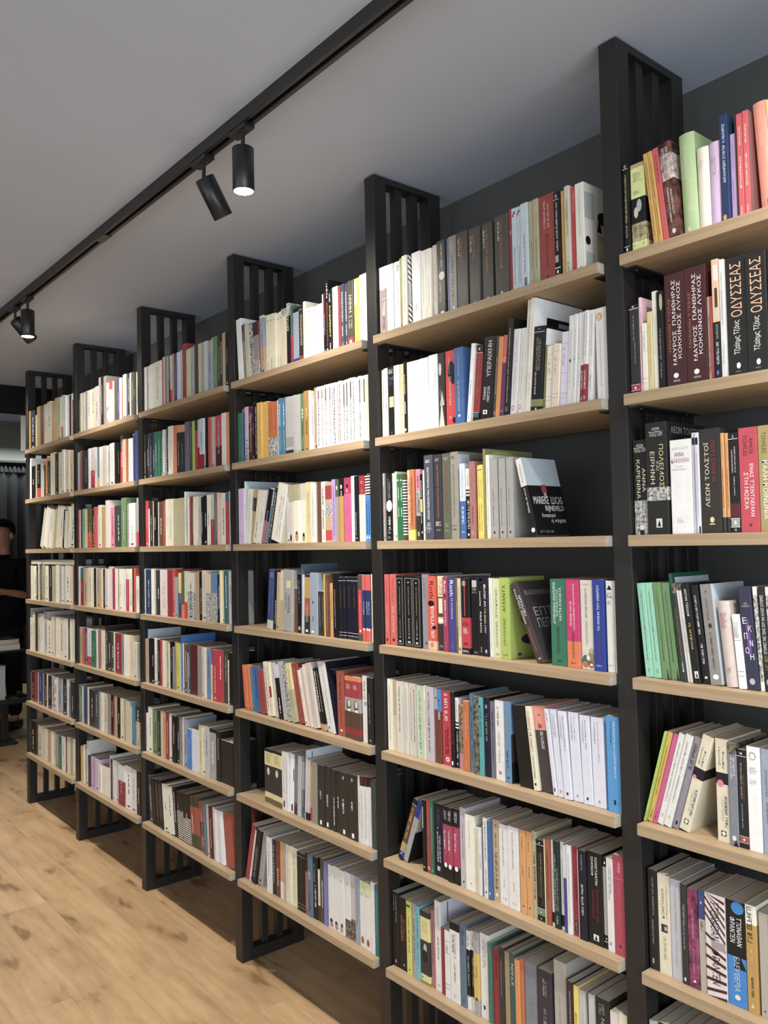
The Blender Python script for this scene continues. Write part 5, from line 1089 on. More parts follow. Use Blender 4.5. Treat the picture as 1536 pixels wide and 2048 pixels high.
400|-3093.2 26.9 257 0.0|black_warm
400|-3065.2 39.8 257 0.0|stone_grey
400|-3024.3 42.5 216 0.0|silver_brown
400|-2980.7 39.7 218 0.0|scarlet 0-.8:ivory
400|-2939.9 20.2 213 0.0|beige
400|-2918.7 46.1 216 0.0|taupe
400|-2871.6 14.5 214 0.0|indigo
400|-2856.1 29.8 213 0.0|off_white
400|-2825.3 24.4 210 0.0|burnt_orange
400|-2800.0 39.1 220 0.0|white
400|-2759.9 28.7 219 0.0|brown_black
400|-2730.2 23.5 218 0.0|off_white
400|-2705.7 32.9 216 0.0|olive_grey
400|-2671.9 23.0 210 0.0|olive_dark
400|-2647.9 22.8 208 0.0|off_white
410|-3435.4 26.1 212 0.0|pale_grey
410|-3408.1 33.6 215 0.0|dusty_rose
410|-3373.2 38.1 212 0.0|dark_brown
410|-3333.9 44.8 212 0.0|charcoal
410|-3287.8 27.5 218 0.0|white
410|-3259.1 67.0 218 0.0|pinkish_white 0-.45:crimson
410|-3190.9 33.5 211 0.0|off_white
410|-3156.3 33.1 212 0.0|steel_blue 0-.25:golden_yellow
410|-3122.1 43.8 210 0.0|ivory
410|-3077.2 43.1 210 0.0|pinkish_beige
410|-3032.9 26.2 207 0.0|off_white
410|-3005.6 28.1 209 0.0|grey
410|-2976.4 55.3 212 0.0|ivory
410|-2920.1 45.9 210 0.0|black
410|-2873.1 17.5 207 0.0|black
410|-2854.6 36.7 239 0.0|charcoal 0-.65:crimson
410|-2816.9 39.2 215 0.0|peach
410|-2776.7 23.8 211 0.0|rust
410|-2751.9 33.4 212 0.0|ivory
410|-2717.5 28.1 210 0.0|pale_cream
410|-2688.5 13.5 228 0.0|pale_grey 0-.98:indigo
410|-2674.1 41.8 240 0.0|indigo_blue
420|-3435.4 7.7 208 0.0|coral
420|-3426.4 17.5 206 0.0|cream
420|-3407.6 23.6 209 0.0|brown
420|-3382.8 35.7 210 0.0|aqua
420|-3345.9 35.2 206 0.0|straw
420|-3309.5 70.3 205 0.0|brown_olive 0-.4:vermilion
420|-3238.0 37.4 200 0.0|black
420|-3199.4 35.7 213 0.0|coral
420|-3162.5 16.0 173 0.0|pinkish_white
420|-3145.4 38.4 219 0.0|ivory
420|-3105.8 21.2 208 0.0|olive
420|-3083.5 45.3 207 0.0|apricot
420|-3037.1 45.6 238 0.0|off_white
420|-2990.5 52.2 199 0.0|pink
420|-2937.2 97.4 205 0.0|olive_grey_dark
420|-2838.8 59.3 240 0.0|leaf_green
420|-2778.5 13.9 209 0.0|deep_green
420|-2763.7 18.7 208 0.0|black_and_white_striped
420|-2744.0 76.3 209 0.0|off_white
420|-2666.7 32.1 231 0.0|grey 0-.3:crimson
430|-3438.5 23.8 210 0.0|off_white
430|-3413.5 35.9 203 0.0|teal 0-.7:dark_red
430|-3376.3 53.6 201 0.0|tan
430|-3321.5 32.4 202 0.0|beige
430|-3287.9 42.6 205 0.0|cream
430|-3244.1 33.9 205 0.0|cream
430|-3209.1 18.5 203 0.0|black
430|-3189.4 19.5 203 0.0|ivory
430|-3168.7 33.0 201 0.0|grey 0-.3:apricot
430|-3134.6 21.4 202 0.0|tan
430|-3112.1 32.3 202 0.0|cream
430|-3078.7 23.1 200 0.0|black
430|-3054.5 40.3 201 0.0|pinkish_white
430|-3013.1 43.9 213 0.0|pinkish_white
430|-2968.1 33.8 204 0.0|raspberry
430|-2933.3 40.6 204 0.0|ivory
430|-2891.6 24.7 204 0.0|khaki
430|-2865.9 31.5 203 0.0|ivory
430|-2833.4 37.1 201 0.0|off_white
430|-2795.3 38.5 204 0.0|cream 0-.75:crimson
430|-2755.8 42.8 204 0.0|ivory
430|-2712.0 13.5 206 0.0|dark_brown
430|-2697.6 25.8 208 0.0|vermilion
430|-2670.9 38.6 170 0.0|off_white
440|-3435.6 39.8 195 0.0|khaki
440|-3394.6 31.9 194 0.0|vermilion
440|-3361.5 42.4 196 0.0|indigo
440|-3317.9 66.5 196 0.0|off_white 0-.25:scarlet
440|-3250.2 56.9 190 0.0|emerald
440|-3192.2 25.2 198 0.0|ivory
440|-3165.9 46.3 196 0.0|dusty_rose
440|-3118.5 43.3 199 0.0|cream
440|-3074.1 37.2 223 0.0|brown_black
440|-3035.9 42.0 199 0.0|charcoal
440|-2992.8 46.6 200 0.0|olive_dark
440|-2945.1 11.5 201 0.0|off_white
440|-2932.6 74.2 198 0.0|dark_red
440|-2857.4 39.3 199 0.0|lilac_grey
440|-2817.1 58.3 198 0.0|ivory
440|-2757.8 44.6 200 0.0|sand
440|-2712.3 49.4 169 0.0|pale_beige
450|-3435.4 2.7 199 0.0|pale_grey
450|-3431.5 23.6 194 0.0|charcoal
450|-3406.7 29.5 193 0.0|mint
450|-3376.0 53.2 197 0.0|indigo_blue
450|-3321.6 25.1 201 0.0|cream
450|-3295.3 78.4 193 0.0|charcoal
450|-3215.7 50.3 199 0.0|slate
450|-3164.3 38.3 197 0.0|grey
450|-3124.9 37.7 197 0.0|ivory
450|-3086.1 48.0 198 0.0|beige
450|-3037.0 36.5 202 0.0|stone_grey
450|-2999.4 30.8 201 0.0|black
450|-2967.6 25.2 201 0.0|coral
450|-2941.4 28.0 200 0.0|khaki
450|-2912.3 36.9 200 0.0|black
450|-2874.4 49.4 201 0.0|cream
450|-2824.0 18.9 200 0.0|khaki
450|-2804.1 48.1 198 0.0|beige
450|-2755.0 28.0 170 0.0|pale_green
450|-2726.1 32.5 201 0.0|steel_blue
450|-2692.6 50.7 190 0.0|charcoal 0-.6:khaki
460|-3435.4 9.1 189 0.0|straw 0-.7:charcoal
460|-3425.0 35.7 187 0.0|golden_yellow
460|-3388.2 26.8 203 0.0|white
460|-3360.2 25.3 199 0.0|blue_grey
460|-3333.7 22.7 233 0.0|off_white
460|-3309.8 22.5 165 0.0|maroon_brown
460|-3286.1 34.0 161 0.0|lilac_pink
460|-3251.0 27.8 163 0.0|violet_pale
460|-3222.0 55.9 160 0.0|lilac_pink
460|-3165.0 32.5 137 0.0|ivory
460|-3131.4 54.1 138 0.0|ivory
460|-3076.2 53.0 142 0.0|ivory
460|-3022.1 20.3 213 0.0|off_white
460|-3000.7 22.2 197 0.0|plum_dark
460|-2977.5 28.3 201 0.0|off_white
460|-2948.1 45.5 199 0.0|lilac_white
460|-2901.6 74.7 196 0.0|off_white 0-.6:dark_red
460|-2826.0 77.4 202 0.0|white
460|-2747.6 61.0 202 0.0|off_white
460|-2685.6 41.1 203 0.0|black_warm
500|-4336.2 60.2 246 0.0|mustard_gold
500|-4274.4 80.2 242 0.0|midnight
500|-4192.6 46.5 206 0.0|beige
500|-4144.4 61.5 250 0.0|mustard_gold
500|-4081.3 37.3 236 0.0|plum_dark
500|-4042.5 36.8 251 0.0|dusty_rose
500|-4004.1 51.5 245 0.0|peach_cream
500|-3951.1 65.4 252 0.0|ivory
500|-3884.3 64.0 240 0.0|golden_yellow
500|-3818.9 55.6 255 0.0|peach
500|-3761.8 47.7 249 0.0|pale_green
500|-3712.7 40.1 255 0.0|white 0-.3:coral
500|-3671.3 46.3 247 0.0|white
500|-3623.6 45.6 244 0.0|white
500|-3576.7 21.2 237 0.0|charcoal
500|-3554.1 22.4 243 0.0|white
500|-3530.5 27.4 205 0.0|scarlet
510|-4306.9 9.9 233 0.0|pinkish_beige
510|-4295.4 26.5 259 0.0|white
510|-4267.3 68.5 205 0.0|black
510|-4197.1 38.5 209 0.0|khaki
510|-4157.0 58.5 208 0.0|black 0-.3:scarlet
510|-4097.0 40.4 208 0.0|pale_grey
510|-4055.0 24.6 167 0.0|off_white
510|-4028.9 33.5 195 0.0|brown
510|-3993.8 43.7 233 0.0|orange
510|-3948.6 50.4 210 0.0|charcoal
510|-3896.7 78.4 251 0.0|cream
510|-3816.9 51.2 243 0.0|brown_black
510|-3764.2 65.6 243 0.0|cream
510|-3697.3 32.9 253 0.0|ivory
510|-3663.0 39.3 238 0.0|ivory
510|-3622.3 48.1 241 0.0|peach_cream
510|-3572.9 48.6 233 0.0|sand
520|-4059.8 53.7 246 21.3|beige
520|-3968.6 72.2 243 18.0|ivory
520|-3894.4 47.6 231 12.1|ivory
520|-3869.6 21.4 224 11.4|cream
520|-3826.3 39.5 231 12.0|khaki
520|-3772.3 48.8 245 11.1|cream
520|-3709.6 58.9 241 10.5|ivory
520|-3675.2 29.8 220 9.5|brown_black
520|-3631.9 36.2 210 7.8|ivory
520|-3591.7 35.8 234 6.8|cream
520|-3515.7 73.0 243 6.3|ivory
530|-4306.9 9.3 216 0.0|red
530|-4295.9 47.6 207 0.0|cream
530|-4246.7 70.9 205 0.0|ivory
530|-4174.3 34.9 203 0.0|brown_black
530|-4137.8 17.3 217 0.0|cream
530|-4119.0 60.5 217 0.0|taupe
530|-4056.9 44.3 213 0.0|khaki
530|-4011.2 55.6 208 0.0|ivory
530|-3954.1 63.4 213 0.0|brown_black
530|-3889.3 21.8 209 0.0|cream
530|-3866.0 51.7 209 0.0|khaki
530|-3812.9 55.0 214 0.0|ivory
530|-3756.5 19.5 210 0.0|grey
530|-3735.7 53.7 210 0.0|off_white
530|-3680.6 15.0 210 0.0|brown_black
530|-3664.3 89.5 214 0.0|ivory
530|-3573.5 31.4 209 0.0|cream
530|-3540.8 20.7 207 0.0|rust
540|-4325.3 23.2 254 0.0|silver
540|-4300.4 47.5 197 0.0|ivory
540|-4251.3 54.8 238 0.0|cream
540|-4194.9 30.2 236 0.0|dark_brown
540|-4163.1 53.4 232 0.0|beige
540|-4108.1 57.1 233 0.0|ivory
540|-4049.5 62.1 248 0.0|pale_grey
540|-3986.0 84.3 198 0.0|ivory
540|-3900.2 44.9 229 0.0|cream
540|-3853.9 30.0 230 0.0|stone_grey
540|-3822.4 66.2 231 0.0|ivory
540|-3754.9 67.5 230 0.0|cream
540|-3686.1 59.3 230 0.0|ivory
540|-3625.5 42.4 229 0.0|brown_black
540|-3581.8 27.5 231 0.0|ivory
540|-3553.0 34.9 228 0.0|cream
550|-4306.9 8.6 174 0.0|off_white
550|-4296.7 55.4 182 0.0|maroon
550|-4239.7 70.3 193 0.0|brick_red
550|-4167.8 29.9 191 0.0|off_white
550|-4136.3 60.5 199 0.0|indigo
550|-4074.3 36.6 196 0.0|mustard_gold
550|-4036.2 51.2 197 0.0|charcoal
550|-3983.5 20.8 198 0.0|off_white
550|-3961.2 64.5 193 0.0|brown_black
550|-3895.2 63.2 196 0.0|silver_brown
550|-3830.6 29.7 196 0.0|off_white
550|-3799.4 51.6 197 0.0|blue_grey
550|-3746.4 33.0 198 0.0|pale_grey
550|-3712.0 66.3 198 0.0|charcoal
550|-3644.4 21.3 205 0.0|off_white
550|-3621.7 29.1 167 0.0|denim_blue
550|-3591.4 31.4 202 0.0|taupe
550|-3558.7 34.9 202 0.0|charcoal
560|-4306.9 8.9 196 0.0|off_white
560|-4296.3 95.3 198 0.0|black
560|-4199.5 36.4 195 0.0|brown
560|-4161.5 73.1 191 0.0|pale_beige
560|-4086.9 44.3 198 0.0|beige
560|-4041.1 51.1 188 0.0|cream
560|-3988.6 64.9 192 0.0|tan
560|-3922.2 34.8 191 0.0|ivory
560|-3885.9 48.7 189 0.0|cream
560|-3835.9 52.1 190 0.0|grey
560|-3782.4 53.9 187 0.0|emerald
560|-3727.1 48.9 194 0.0|off_white
560|-3676.8 25.5 203 0.0|red_brown
560|-3650.0 58.2 202 0.0|cream
560|-3590.5 44.2 208 0.0|khaki
560|-3545.0 28.2 207 0.0|ivory
"""
rows = []
for ln in DATA.strip().split('\n'):
    p = ln.split('|') + [''] * 6
    n = [float(x) for x in p[1].split()]
    rows.append(dict(b=int(p[0][0]), l=int(p[0][1]), ind=p[0][2] == '1', x=n[0] / 1000, t=n[1] / 1000, H=n[2] / 1000, th=R(n[3]), cols=p[2], marks=p[3], extra=p[4], cover=p[5]))
def look(r):
    w = []
    if r['t'] < .0095: w.append('thin')
    elif r['t'] > .032: w.append('thick')
    if abs(r['th']) > .07 and 'lean' not in r['extra']: w.append('leaning')
    if r['H'] < .183 and not r['extra']: w.append('small')
    w.append(r['cols'].split()[0].replace('_', ' ').replace(' plain', '').replace(' clean', ''))
    w.append('book')
    if r['extra']: w.append(r['extra'])
    return ' '.join(w)
byshelf = {}
for r in rows: byshelf.setdefault((r['b'], r['l']), []).append(r)
for (b, l), rs in byshelf.items():
    rs.sort(key=lambda r: r['x'])
    if not any(r['ind'] for r in rs): continue
    where = SHELF[l] + ', ' + BAY[b]
    for r in rs: r['look'] = look(r)
    for i, r in enumerate(rs):
        same = [x for x in rs if x['look'] == r['look']]
        lk = r['look']
        if len(same) > 1:
            n = ' '.join(lk.split())
            lk = ORD[same.index(r)] + ' of ' + NUM[len(same)] + ' ' + n.replace(' book', ' books', 1)
        words = (lk + ', ' + where).split()
        while len(words) > 16: # drop the longest tail of the look, never its place
            k = lk.split(); k = k[:-1]
            while k[-1] in ('with', 'and', 'a', 'an', 'the', 'its', 'on', 'of', 'at', 'over', 'its'): k = k[:-1]
            lk = ' '.join(k); words = (lk + ', ' + where).split()
        r['label'] = lk + ', ' + where
rnd = random.Random(11)
stuff = Geo()
for r in rows:
    hard = 2 if 'rounded' in r['extra'] or 'cloth' in r['extra'] else 0
    t, H, th = r['t'] - .0003, r['H'], r['th']
    D = min(max(H * .66, .1), .2)
    if 'wide' in r['extra'] or 'framed' in r['extra']: D = .19
    D *= rnd.uniform(.97, 1.03)
    y0 = .008 + rnd.uniform(-.003, .005); z = SZ[r['l']] + .0004
    x0 = 0 if th <= 0 else -t
    Mx = Matrix.Translation((r['x'], y0, z)) @ Matrix.Rotation(th, 4, 'Y')
    if r['ind']:
        gc, gp, gl, gk = Geo(), Geo(), Geo(), Geo()
        book_geo(gc, gp, gl, gk, t, H, D, r['cols'], r['marks'], r['cover'], hard, rnd, False, x0)
        o = gc.obj('hardcover_book' if hard else 'paperback_book'); o.matrix_world = Mx
        tag(o, r['label'], 'book', 'books on the ' + SHELF[r['l']] + ' of the ' + BAY[r['b']])
        gp.obj('page_block', o)
        if gl.f: gl.obj('spine_lettering', o)
        if gk.f: gk.obj('cover_print', o)
    else:
        mk = r['marks']
        if not mk and t > .006 and rnd.random() < .8:
            dark = r['cols'].split()[0] in ('black', 'charcoal', 'midnight', 'navy_blue', 'emerald', 'maroon', 'dark_red', 'brown_black', 'indigo', 'crimson', 'walnut_brown', 'olive_dark', 'black_warm', 'slate', 'teal', 'red_brown', 'scarlet', 'red', 'deep_green')
            mk = '~@%.2f,%.2f,%s,.5,.22' % (rnd.uniform(.12, .45), rnd.uniform(.6, .92), rnd.choice(['cream', 'silver', 'white']) if dark else rnd.choice(['grey', 'dark_grey', 'brown', 'silver']))
            if rnd.random() < .4: mk += ';#@.04,.08,%s,.3,.7' % ('silver' if dark else 'dark_grey')
        book_geo(stuff, stuff, stuff, stuff, t, H, D, r['cols'], mk, r['cover'], 0, rnd, True, x0, lambda p: (Mx @ Vector(p))[:])
tag(stuff.obj('shelved_books'), 'dense rows of small books filling the far bays of the bookcase', 'books', kind='stuff')
# two books laid flat on the upright ones of the fourth row in the farthest bay
top = max(r['H'] for r in rows if r['b'] == 5 and r['l'] == 3) + SZ[3] + .001
for xc, sx, th, c, lb in ((-4.18, .2, .024, 'off_white', 'pale book lying flat across upright books near the end upright, fourth shelf of last bay'), (-3.79, .54, .027, 'cream', 'wide cream book lying flat across upright books, fourth shelf of last bay')):
    gc, gp = Geo(), Geo(); m = ink(c)
    gc.box(-sx / 2, sx / 2, 0, .17, 0, .0012, m); gc.box(-sx / 2, sx / 2, 0, .17, th - .0012, th, m); gc.box(-sx / 2, sx / 2, 0, .0012, .0012, th - .0012, m)
    gp.box(-sx / 2 + .001, sx / 2 - .001, .0013, .169, .0013, th - .0013, PAGES)
    o = gc.obj('paperback_book'); o.location = (xc, .008, top); tag(o, lb, 'book', 'flat books on the farthest bay'); gp.obj('page_block', o)
# ------------------------------------------------------------------ track and spotlights
YT = -.4895
tr = tag(empty('ceiling_track', (0, YT, ZC)), 'black ceiling track rail running parallel to the bookcase', 'track lighting')
g = Geo(); XA, XB = -4.86, 3.9
for a, b, z0, z1 in ((-.0175, -.006, -.034, 0), (.006, .0175, -.034, 0), (-.006, .006, -.012, 0)): g.box(XA, XB, a, b, z0, z1, METAL, .0006)
g.obj('rail', tr)
g = Geo(); g.box(XA - .012, XA, -.018, .018, -.035, 0, METAL, .001); g.obj('end_cap', tr)
g = Geo(); g.box(-1.79, -1.71, -.0172, .0172, -.0365, -.034, METAL, .0006); g.obj('joint_cover', tr)
LENS = glow('lit_lamp_lens', (1.0, .93, .82), 26)
HEAD = NT('satin_black_lamp', .35, .5)
HEAD.base(HEAD.ramp(HEAD.noise(HEAD.coord(), 400, 2), [(.3, lin('191a1b')), (.7, lin('222425'))])); HEAD = HEAD.m
def spotlight(x, tilt, ph, label, group, mat=LENS, y=YT, zc=ZC):
    r = tag(empty('track_spotlight', (x, y, zc)), label, 'spotlight', group)
    g = Geo(); g.box(-.05, .035, -.0155, .0155, -.047, -.0345, HEAD, .001); g.lathe([(.009, -.05), (.012, -.0469)], HEAD, 20); g.obj('track_adapter', r)
    g = Geo(); g.lathe([(.0055, -.095), (.0055, -.049)], HEAD, 16); g.obj('stem', r)
    d = Vector((math.sin(tilt) * math.cos(ph), math.sin(tilt) * math.sin(ph), -math.cos(tilt)))
    rot = d.to_track_quat('-Z', 'Y').to_matrix().to_4x4()
    top = Vector((0, 0, -.088)) + d * (.0 if tilt < .1 else .0)
    M = Matrix.Translation(top) @ rot
    g = Geo()
    prof = [(.0, -.001), (.024, -.001), (.0285, -.004), (.0285, -.116), (.0265, -.118), (.0256, -.1165), (.0256, -.112)]
    g.lathe([(max(a, 1e-4), z) for a, z in prof], HEAD, 40, M, False, False); h = g.obj('lamp_head', r, True)
    g = Geo(); g.lathe([(.0253, -.1172), (.0253, -.1155)], mat, 32, M); g.obj('lens', h)
    L = bpy.data.lights.new('lamp', 'SPOT'); L.energy = SPOT_E * (1.0 if tilt < .1 else .24); L.color = SPOT_COL; L.spot_size = R(112 if tilt < .1 else 135); L.spot_blend = 1.0; L.shadow_soft_size = .02
    lo = bpy.data.objects.new('lamp', L); COL.objects.link(lo); lo.parent = r
    lo.matrix_local = M @ Matrix.Translation((0, 0, -.122))
G = 'spotlights on the ceiling track'
spotlight(.86, R(0), 0, 'straight black spotlight on the track, beyond the image edge', G)
spotlight(.66, R(34), R(97), 'tilted black spotlight on the track, beyond the image edge', G)
spotlight(-.767, R(0), 0, 'large lit black spotlight pointing straight down, centre of the track', G)
spotlight(-.987, R(34), R(97), 'black spotlight tilted at the shelves, beside the large lit one', G)
spotlight(-2.63, R(0), 0, 'smaller lit black spotlight pointing straight down, at far end of track', G)
spotlight(-2.816, R(49), R(111), 'tilted black spotlight behind the smaller lit one, far end of track', G)
spotlight(-4.3, R(0), 0, 'straight black spotlight at the end of track, beyond the image edge', G)
spotlight(-4.5, R(40), R(90), 'tilted black spotlight at the end of track, beyond the image edge', G)
# ------------------------------------------------------------------ far left: curtain, hanging sign, downlight, stand, person
def curtain():
    r = tag(empty('pleated_curtain', (-9.2, 0, 0)), 'dark grey pleated curtain hanging on the far wall behind the person', 'curtain')
    m = cloth('grey_curtain_cloth', '353433')
    def sheet(z0, z1, amp, wl, n, nz, off):
        g = Geo(); vs = []; fs = []
        for j in range(nz + 1):
            f = j / nz; z = z1 + (z0 - z1) * f
            for i in range(n + 1):
                y = -2.2 + 5.2 * i / n
                a = amp * (1 if nz == 1 else .35 + .65 * min(1, f * 5))
                vs.append((off + a * math.sin(2 * math.pi * y / wl) + a * .4 * math.sin(2 * math.pi * y / (wl * 2.37) + 1.3 + f), y + .01 * math.sin(y * 9 + f * 2), z))
        for j in range(nz):
            for i in range(n): a = j * (n + 1) + i; fs.append((a, a + 1, a + n + 2, a + n + 1))
        g.mesh(vs, fs, m); return g
    sheet(.01, 2.5, .035, .125, 900, 14, 0).obj('drape', r, True)
    sheet(2.49, 2.6, .012, .045, 1300, 2, .02).obj('heading_tape', r, True)
    g = Geo(); g.box(-.05, .06, -2.25, 3.05, 2.6, 2.63, METAL, .002); g.obj('curtain_rail', r)
curtain()
sg = tag(empty('hanging_sign', (-5.02, .22, 2.527)), 'white upright sign with black script hanging under the black beam', 'sign')
g = Geo(); g.box(-.004, .004, -.06, .06, -.255, -.004, ink('off_white'), .001); g.obj('panel', sg)
g = Geo()
for y in (-.04, .04): g.box(-.003, .003, y - .004, y + .004, -.006, 0, METAL)
g.obj('hanger', sg)
g = Geo(); marks(g, '~@.05,.7,charcoal,.62,.16;~@.1,.9,silver,.35,.1', .12, .25, lambda y, z, L: (.0045 + .0001 * L, -.06 + y, -.255 + z), rnd); g.obj('sign_lettering', sg)
dl = tag(empty('ceiling_downlight', (-7.0, .8, 3.12)), 'small black downlight hanging in the far room beside the sign', 'ceiling light')
g = Geo(); g.lathe([(.006, -.52), (.006, 0)], HEAD, 12); g.obj('rod', dl)
g = Geo(); g.lathe([(.04, -.69), (.04, -.52)], HEAD, 32, None, False, True); g.obj('lamp_head', dl, False)
g = Geo(); g.lathe([(.038, -.688), (.038, -.684)], LENS, 32); g.obj('lens', dl)
st = tag(empty('display_stand', (-6.15, .3, 0)), 'black two-tier display stand on a single leg in front of the person', 'stand')
g = Geo(); g.box(-.12, .12, -.22, .12, 0, .02, METAL, .003); g.obj('foot', st)
g = Geo(); g.box(-.03, .03, .02, .07, .02, .335, METAL, .003); g.obj('leg', st)
g = Geo(); g.box(-.03, .03, -.46, -.41, .35, .75, METAL, .003); g.obj('upper_post', st)
g = Geo(); g.box(-.17, .17, -.5, .2, .335, .35, METAL, .003); g.box(-.17, .17, .185, .2, .35, .385, METAL); g.box(.155, .17, -.5, .185, .35, .375, METAL); g.obj('lower_tray', st)
g = Geo(); g.box(-.17, .17, -.5, .16, .75, .765, METAL, .003); g.obj('upper_tray', st)
def flat_book(loc, sx, sy, t, col, label, grp=None):
    gc, gp = Geo(), Geo(); m = ink(col)
    gc.box(-sx / 2, sx / 2, -sy / 2, sy / 2, 0, .0015, m); gc.box(-sx / 2, sx / 2, -sy / 2, sy / 2, t - .0015, t, m); gc.box(-sx / 2, -sx / 2 + .0015, -sy / 2, sy / 2, .0015, t - .0015, m)
    gp.box(-sx / 2 + .0016, sx / 2 - .002, -sy / 2 + .002, sy / 2 - .002, .0016, t - .0016, PAGES)
    o = gc.obj('stacked_book'); o.location = loc; tag(o, label, 'book', grp); gp.obj('page_block', o)
flat_book((-6.15, .22, .7655), .28, .42, .045, 'stone_beige', 'thick beige book lying lowest on the stand by the person', 'books on the display stand')
flat_book((-6.15, .225, .8110), .27, .4, .04, 'brown', 'brown book lying on top of the beige book on the stand', 'books on the display stand')
flat_book((-6.12, .41, .3505), .02, .06, .004, 'silver', 'pale grey card lying flat on the lower tray of the stand')
bx = tag(empty('white_box', (-6.15, .14, .3505)), 'pale grey upright box standing on the lower tray of the stand', 'box')
g = Geo(); g.box(-.05, .05, -.2, .2, 0, .26, ink('pale_grey'), .002); g.obj('carton', bx)
g = Geo(); g.box(-.051, .051, -.201, .201, .255, .285, ink('silver'), .002); g.obj('lid', bx)
# ---- the person: skinned body, clothes and hair as children
def skin_mesh(name, pts, edges, m, parent=None, sub=2, root=0):
    me = bpy.data.meshes.new(name); me.from_pydata([p[:3] for p in pts], edges, []); me.materials.append(m)
    o = bpy.data.objects.new(name, me); COL.objects.link(o)
    md = o.modifiers.new('skin', 'SKIN'); md.use_smooth_shade = True
    sv = me.skin_vertices[0].data if me.skin_vertices else None
    if sv is None:
        me.skin_vertices.new() if hasattr(me.skin_vertices, 'new') else None
        sv = me.skin_vertices[0].data
    for i, p in enumerate(pts): sv[i].radius = (p[3], p[4] if len(p) > 4 else p[3]); sv[i].use_root = (i == root)
    ss = o.modifiers.new('sub', 'SUBSURF'); ss.levels = sub; ss.render_levels = sub
    dg = bpy.context.evaluated_depsgraph_get(); dg.update()
    nm = bpy.data.meshes.new_from_object(o.evaluated_get(dg)); o.modifiers.clear(); o.data = nm
    nm.polygons.foreach_set('use_smooth', [True] * len(nm.polygons))
    if parent: o.parent = parent
    return o
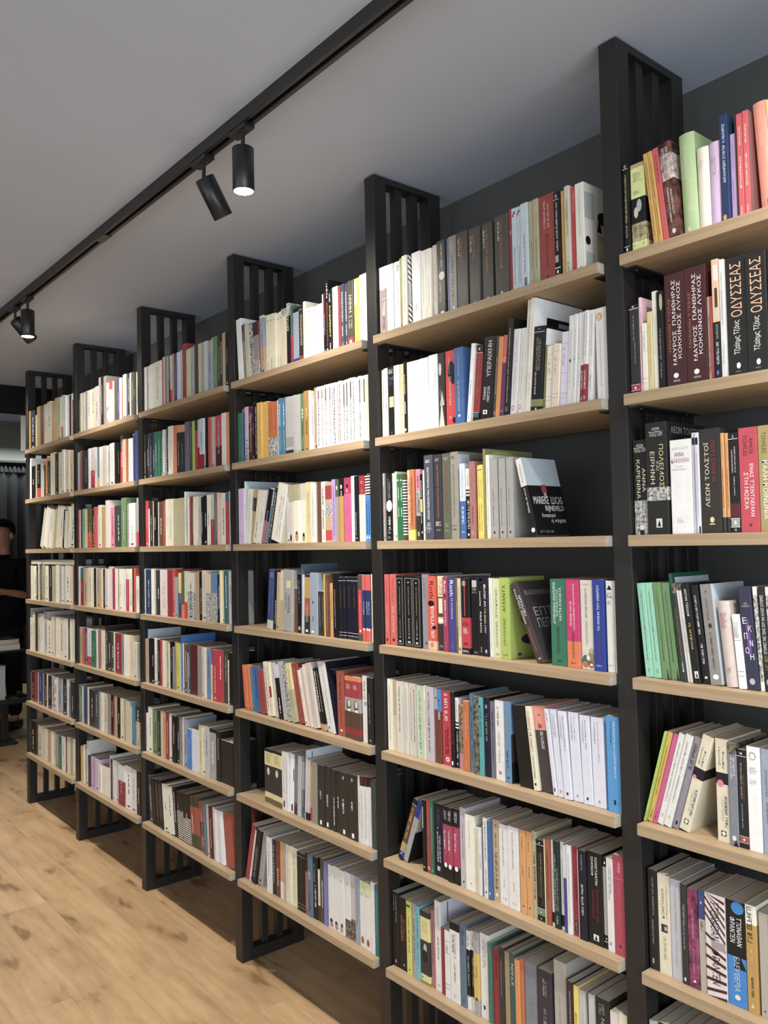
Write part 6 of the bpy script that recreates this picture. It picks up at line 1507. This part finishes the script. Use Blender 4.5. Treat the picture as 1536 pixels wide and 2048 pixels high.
def person():
    sk = NT('skin', .5, .4); sk.base(sk.ramp(sk.noise(sk.coord(), 30, 3), [(.3, lin('a8765c')), (.7, lin('bd8a70'))])); sk = sk.m
    shirt, trs, hr = cloth('black_shirt_cloth', '141417'), cloth('dark_trouser_cloth', '1a1b20'), cloth('dark_hair', '17120f', 500)
    r = tag(empty('person', (-6.75, .50, 0)), 'person with short dark hair in black shirt, forearm bent forward over the stand', 'person')
    r.rotation_euler = (0, 0, R(35))
    P = []; E = []
    def chain(prev, *pts):
        for p in pts:
            P.append(p); i = len(P) - 1
            if prev is not None: E.append((prev, i))
            prev = i
        return prev
    # faces -Y; +X is the person's left side, nearest the camera
    chain(None, (0, .0, .98, .15, .105)); pel = 0
    ch = chain(pel, (0, .0, 1.12, .145, .1), (0, .015, 1.28, .155, .11), (0, .01, 1.43, .13, .09))
    nk = chain(ch, (0, .012, 1.51, .05), (0, .008, 1.585, .047), (0, -.01, 1.665, .068, .084), (0, -.018, 1.73, .077, .096), (0, -.012, 1.79, .066, .084))
    chain(nk - 2, (0, -.062, 1.635, .036, .034))
    for s in (1, -1):
        w = chain(ch, (s * .17, .012, 1.44, .056), (s * .205, .04, 1.30, .048), (s * .215, .07, 1.165, .04), (s * .19, -.06, 1.19, .037), (s * .16, -.19, 1.215, .027), (s * .15, -.235, 1.22, .026, .04), (s * .145, -.29, 1.215, .018, .04))
        for k in range(4):
            a = (k - 1.5) * .021
            chain(w, (s * .145 + .004, -.31, 1.215 + a, .0095), (s * .14, -.345 + abs(k - 1.4) * .004, 1.205 + a * 1.05, .0085), (s * .125, -.368 + abs(k - 1.4) * .006, 1.198 + a * 1.05, .0075))
        chain(w - 1, (s * .125, -.255, 1.25, .011), (s * .105, -.285, 1.258, .0095), (s * .095, -.31, 1.25, .0085))
        chain(pel, (s * .095, .0, .90, .095), (s * .1, -.01, .68, .078), (s * .1, -.005, .5, .06), (s * .1, .015, .32, .055), (s * .1, .02, .1, .04), (s * .1, -.02, .045, .042, .035), (s * .105, -.12, .032, .04, .028))
    body = skin_mesh('body', P, E, sk, r)
    # face details on the same skin: nose, ears, eyes
    g = Geo()
    def ball(g, c, rad, m, n=14):
        bm = bmesh.new(); bmesh.ops.create_uvsphere(bm, u_segments=n, v_segments=n, radius=1)
        bm.verts.index_update()
        g.mesh([(c[0] + v.co.x * rad[0], c[1] + v.co.y * rad[1], c[2] + v.co.z * rad[2]) for v in bm.verts], [[v.index for v in f.verts] for f in bm.faces], m); bm.free()
    ball(g, (0, -.115, 1.695), (.014, .02, .024), sk); ball(g, (0, -.1, 1.715), (.01, .018, .03), sk)
    for s in (1, -1):
        ball(g, (s * .083, .005, 1.7), (.012, .022, .034), sk); ball(g, (s * .09, .007, 1.7), (.008, .013, .022), sk)
    g.obj('ears_and_nose', r, True)
    g = Geo()
    for s in (1, -1): ball(g, (s * .032, -.098, 1.725), (.012, .009, .007), ink('black'))
    ball(g, (0, -.104, 1.648), (.024, .008, .006), ink('rose')); g.obj('eyes_and_mouth', r, True)
    bm = bmesh.new(); bmesh.ops.create_uvsphere(bm, u_segments=32, v_segments=24, radius=1)
    rr = random.Random(4)
    bmesh.ops.delete(bm, geom=[v for v in bm.verts if v.co.z < -.55 or (v.co.y < -.3 and v.co.z < .5) or (abs(v.co.x) > .6 and v.co.z < -.05 and v.co.y < .1)], context='VERTS')
    for v in bm.verts:
        k = 1 + rr.uniform(-.015, .02)
        v.co = Vector((v.co.x * .092 * k, .0 + v.co.y * .115 * k, 1.755 + v.co.z * .1 * k))
    bmesh.ops.solidify(bm, geom=bm.faces[:], thickness=.006)
    bm.verts.index_update(); g = Geo(); g.mesh([v.co[:] for v in bm.verts], [[v.index for v in f.verts] for f in bm.faces], hr); bm.free(); g.obj('hair', r, True)
    P2 = []; E2 = []
    def ch2(prev, *pts):
        for p in pts:
            P2.append(p); i = len(P2) - 1
            if prev is not None: E2.append((prev, i))
            prev = i
        return prev
    c = ch2(None, (0, .0, .80, .185, .15), (0, .0, .96, .19, .15), (0, .0, 1.12, .185, .145), (0, .012, 1.28, .19, .15), (0, .01, 1.42, .165, .13))
    ch2(c, (0, .012, 1.50, .085), (0, .011, 1.545, .066))
    for s in (1, -1): ch2(c, (s * .172, .012, 1.445, .078), (s * .206, .04, 1.30, .07), (s * .217, .068, 1.2, .063), (s * .216, .06, 1.165, .06))
    skin_mesh('shirt', P2, E2, shirt, r, 2, 2)
    P2.clear(); E2.clear()
    c = ch2(None, (0, 0, 1.02, .15, .108), (0, 0, .95, .158, .113))
    for s in (1, -1): ch2(c, (s * .098, 0, .86, .112), (s * .1, -.01, .68, .09), (s * .1, -.003, .5, .075), (s * .1, .015, .32, .07), (s * .1, .018, .1, .064))
    skin_mesh('trousers', P2, E2, trs, r)
    g = Geo()
    for s in (1, -1): g.box(s * .1 - .048, s * .1 + .048, -.2, .08, .0, .075, ink('black'), .02)
    g.obj('shoes', r, True)
person()
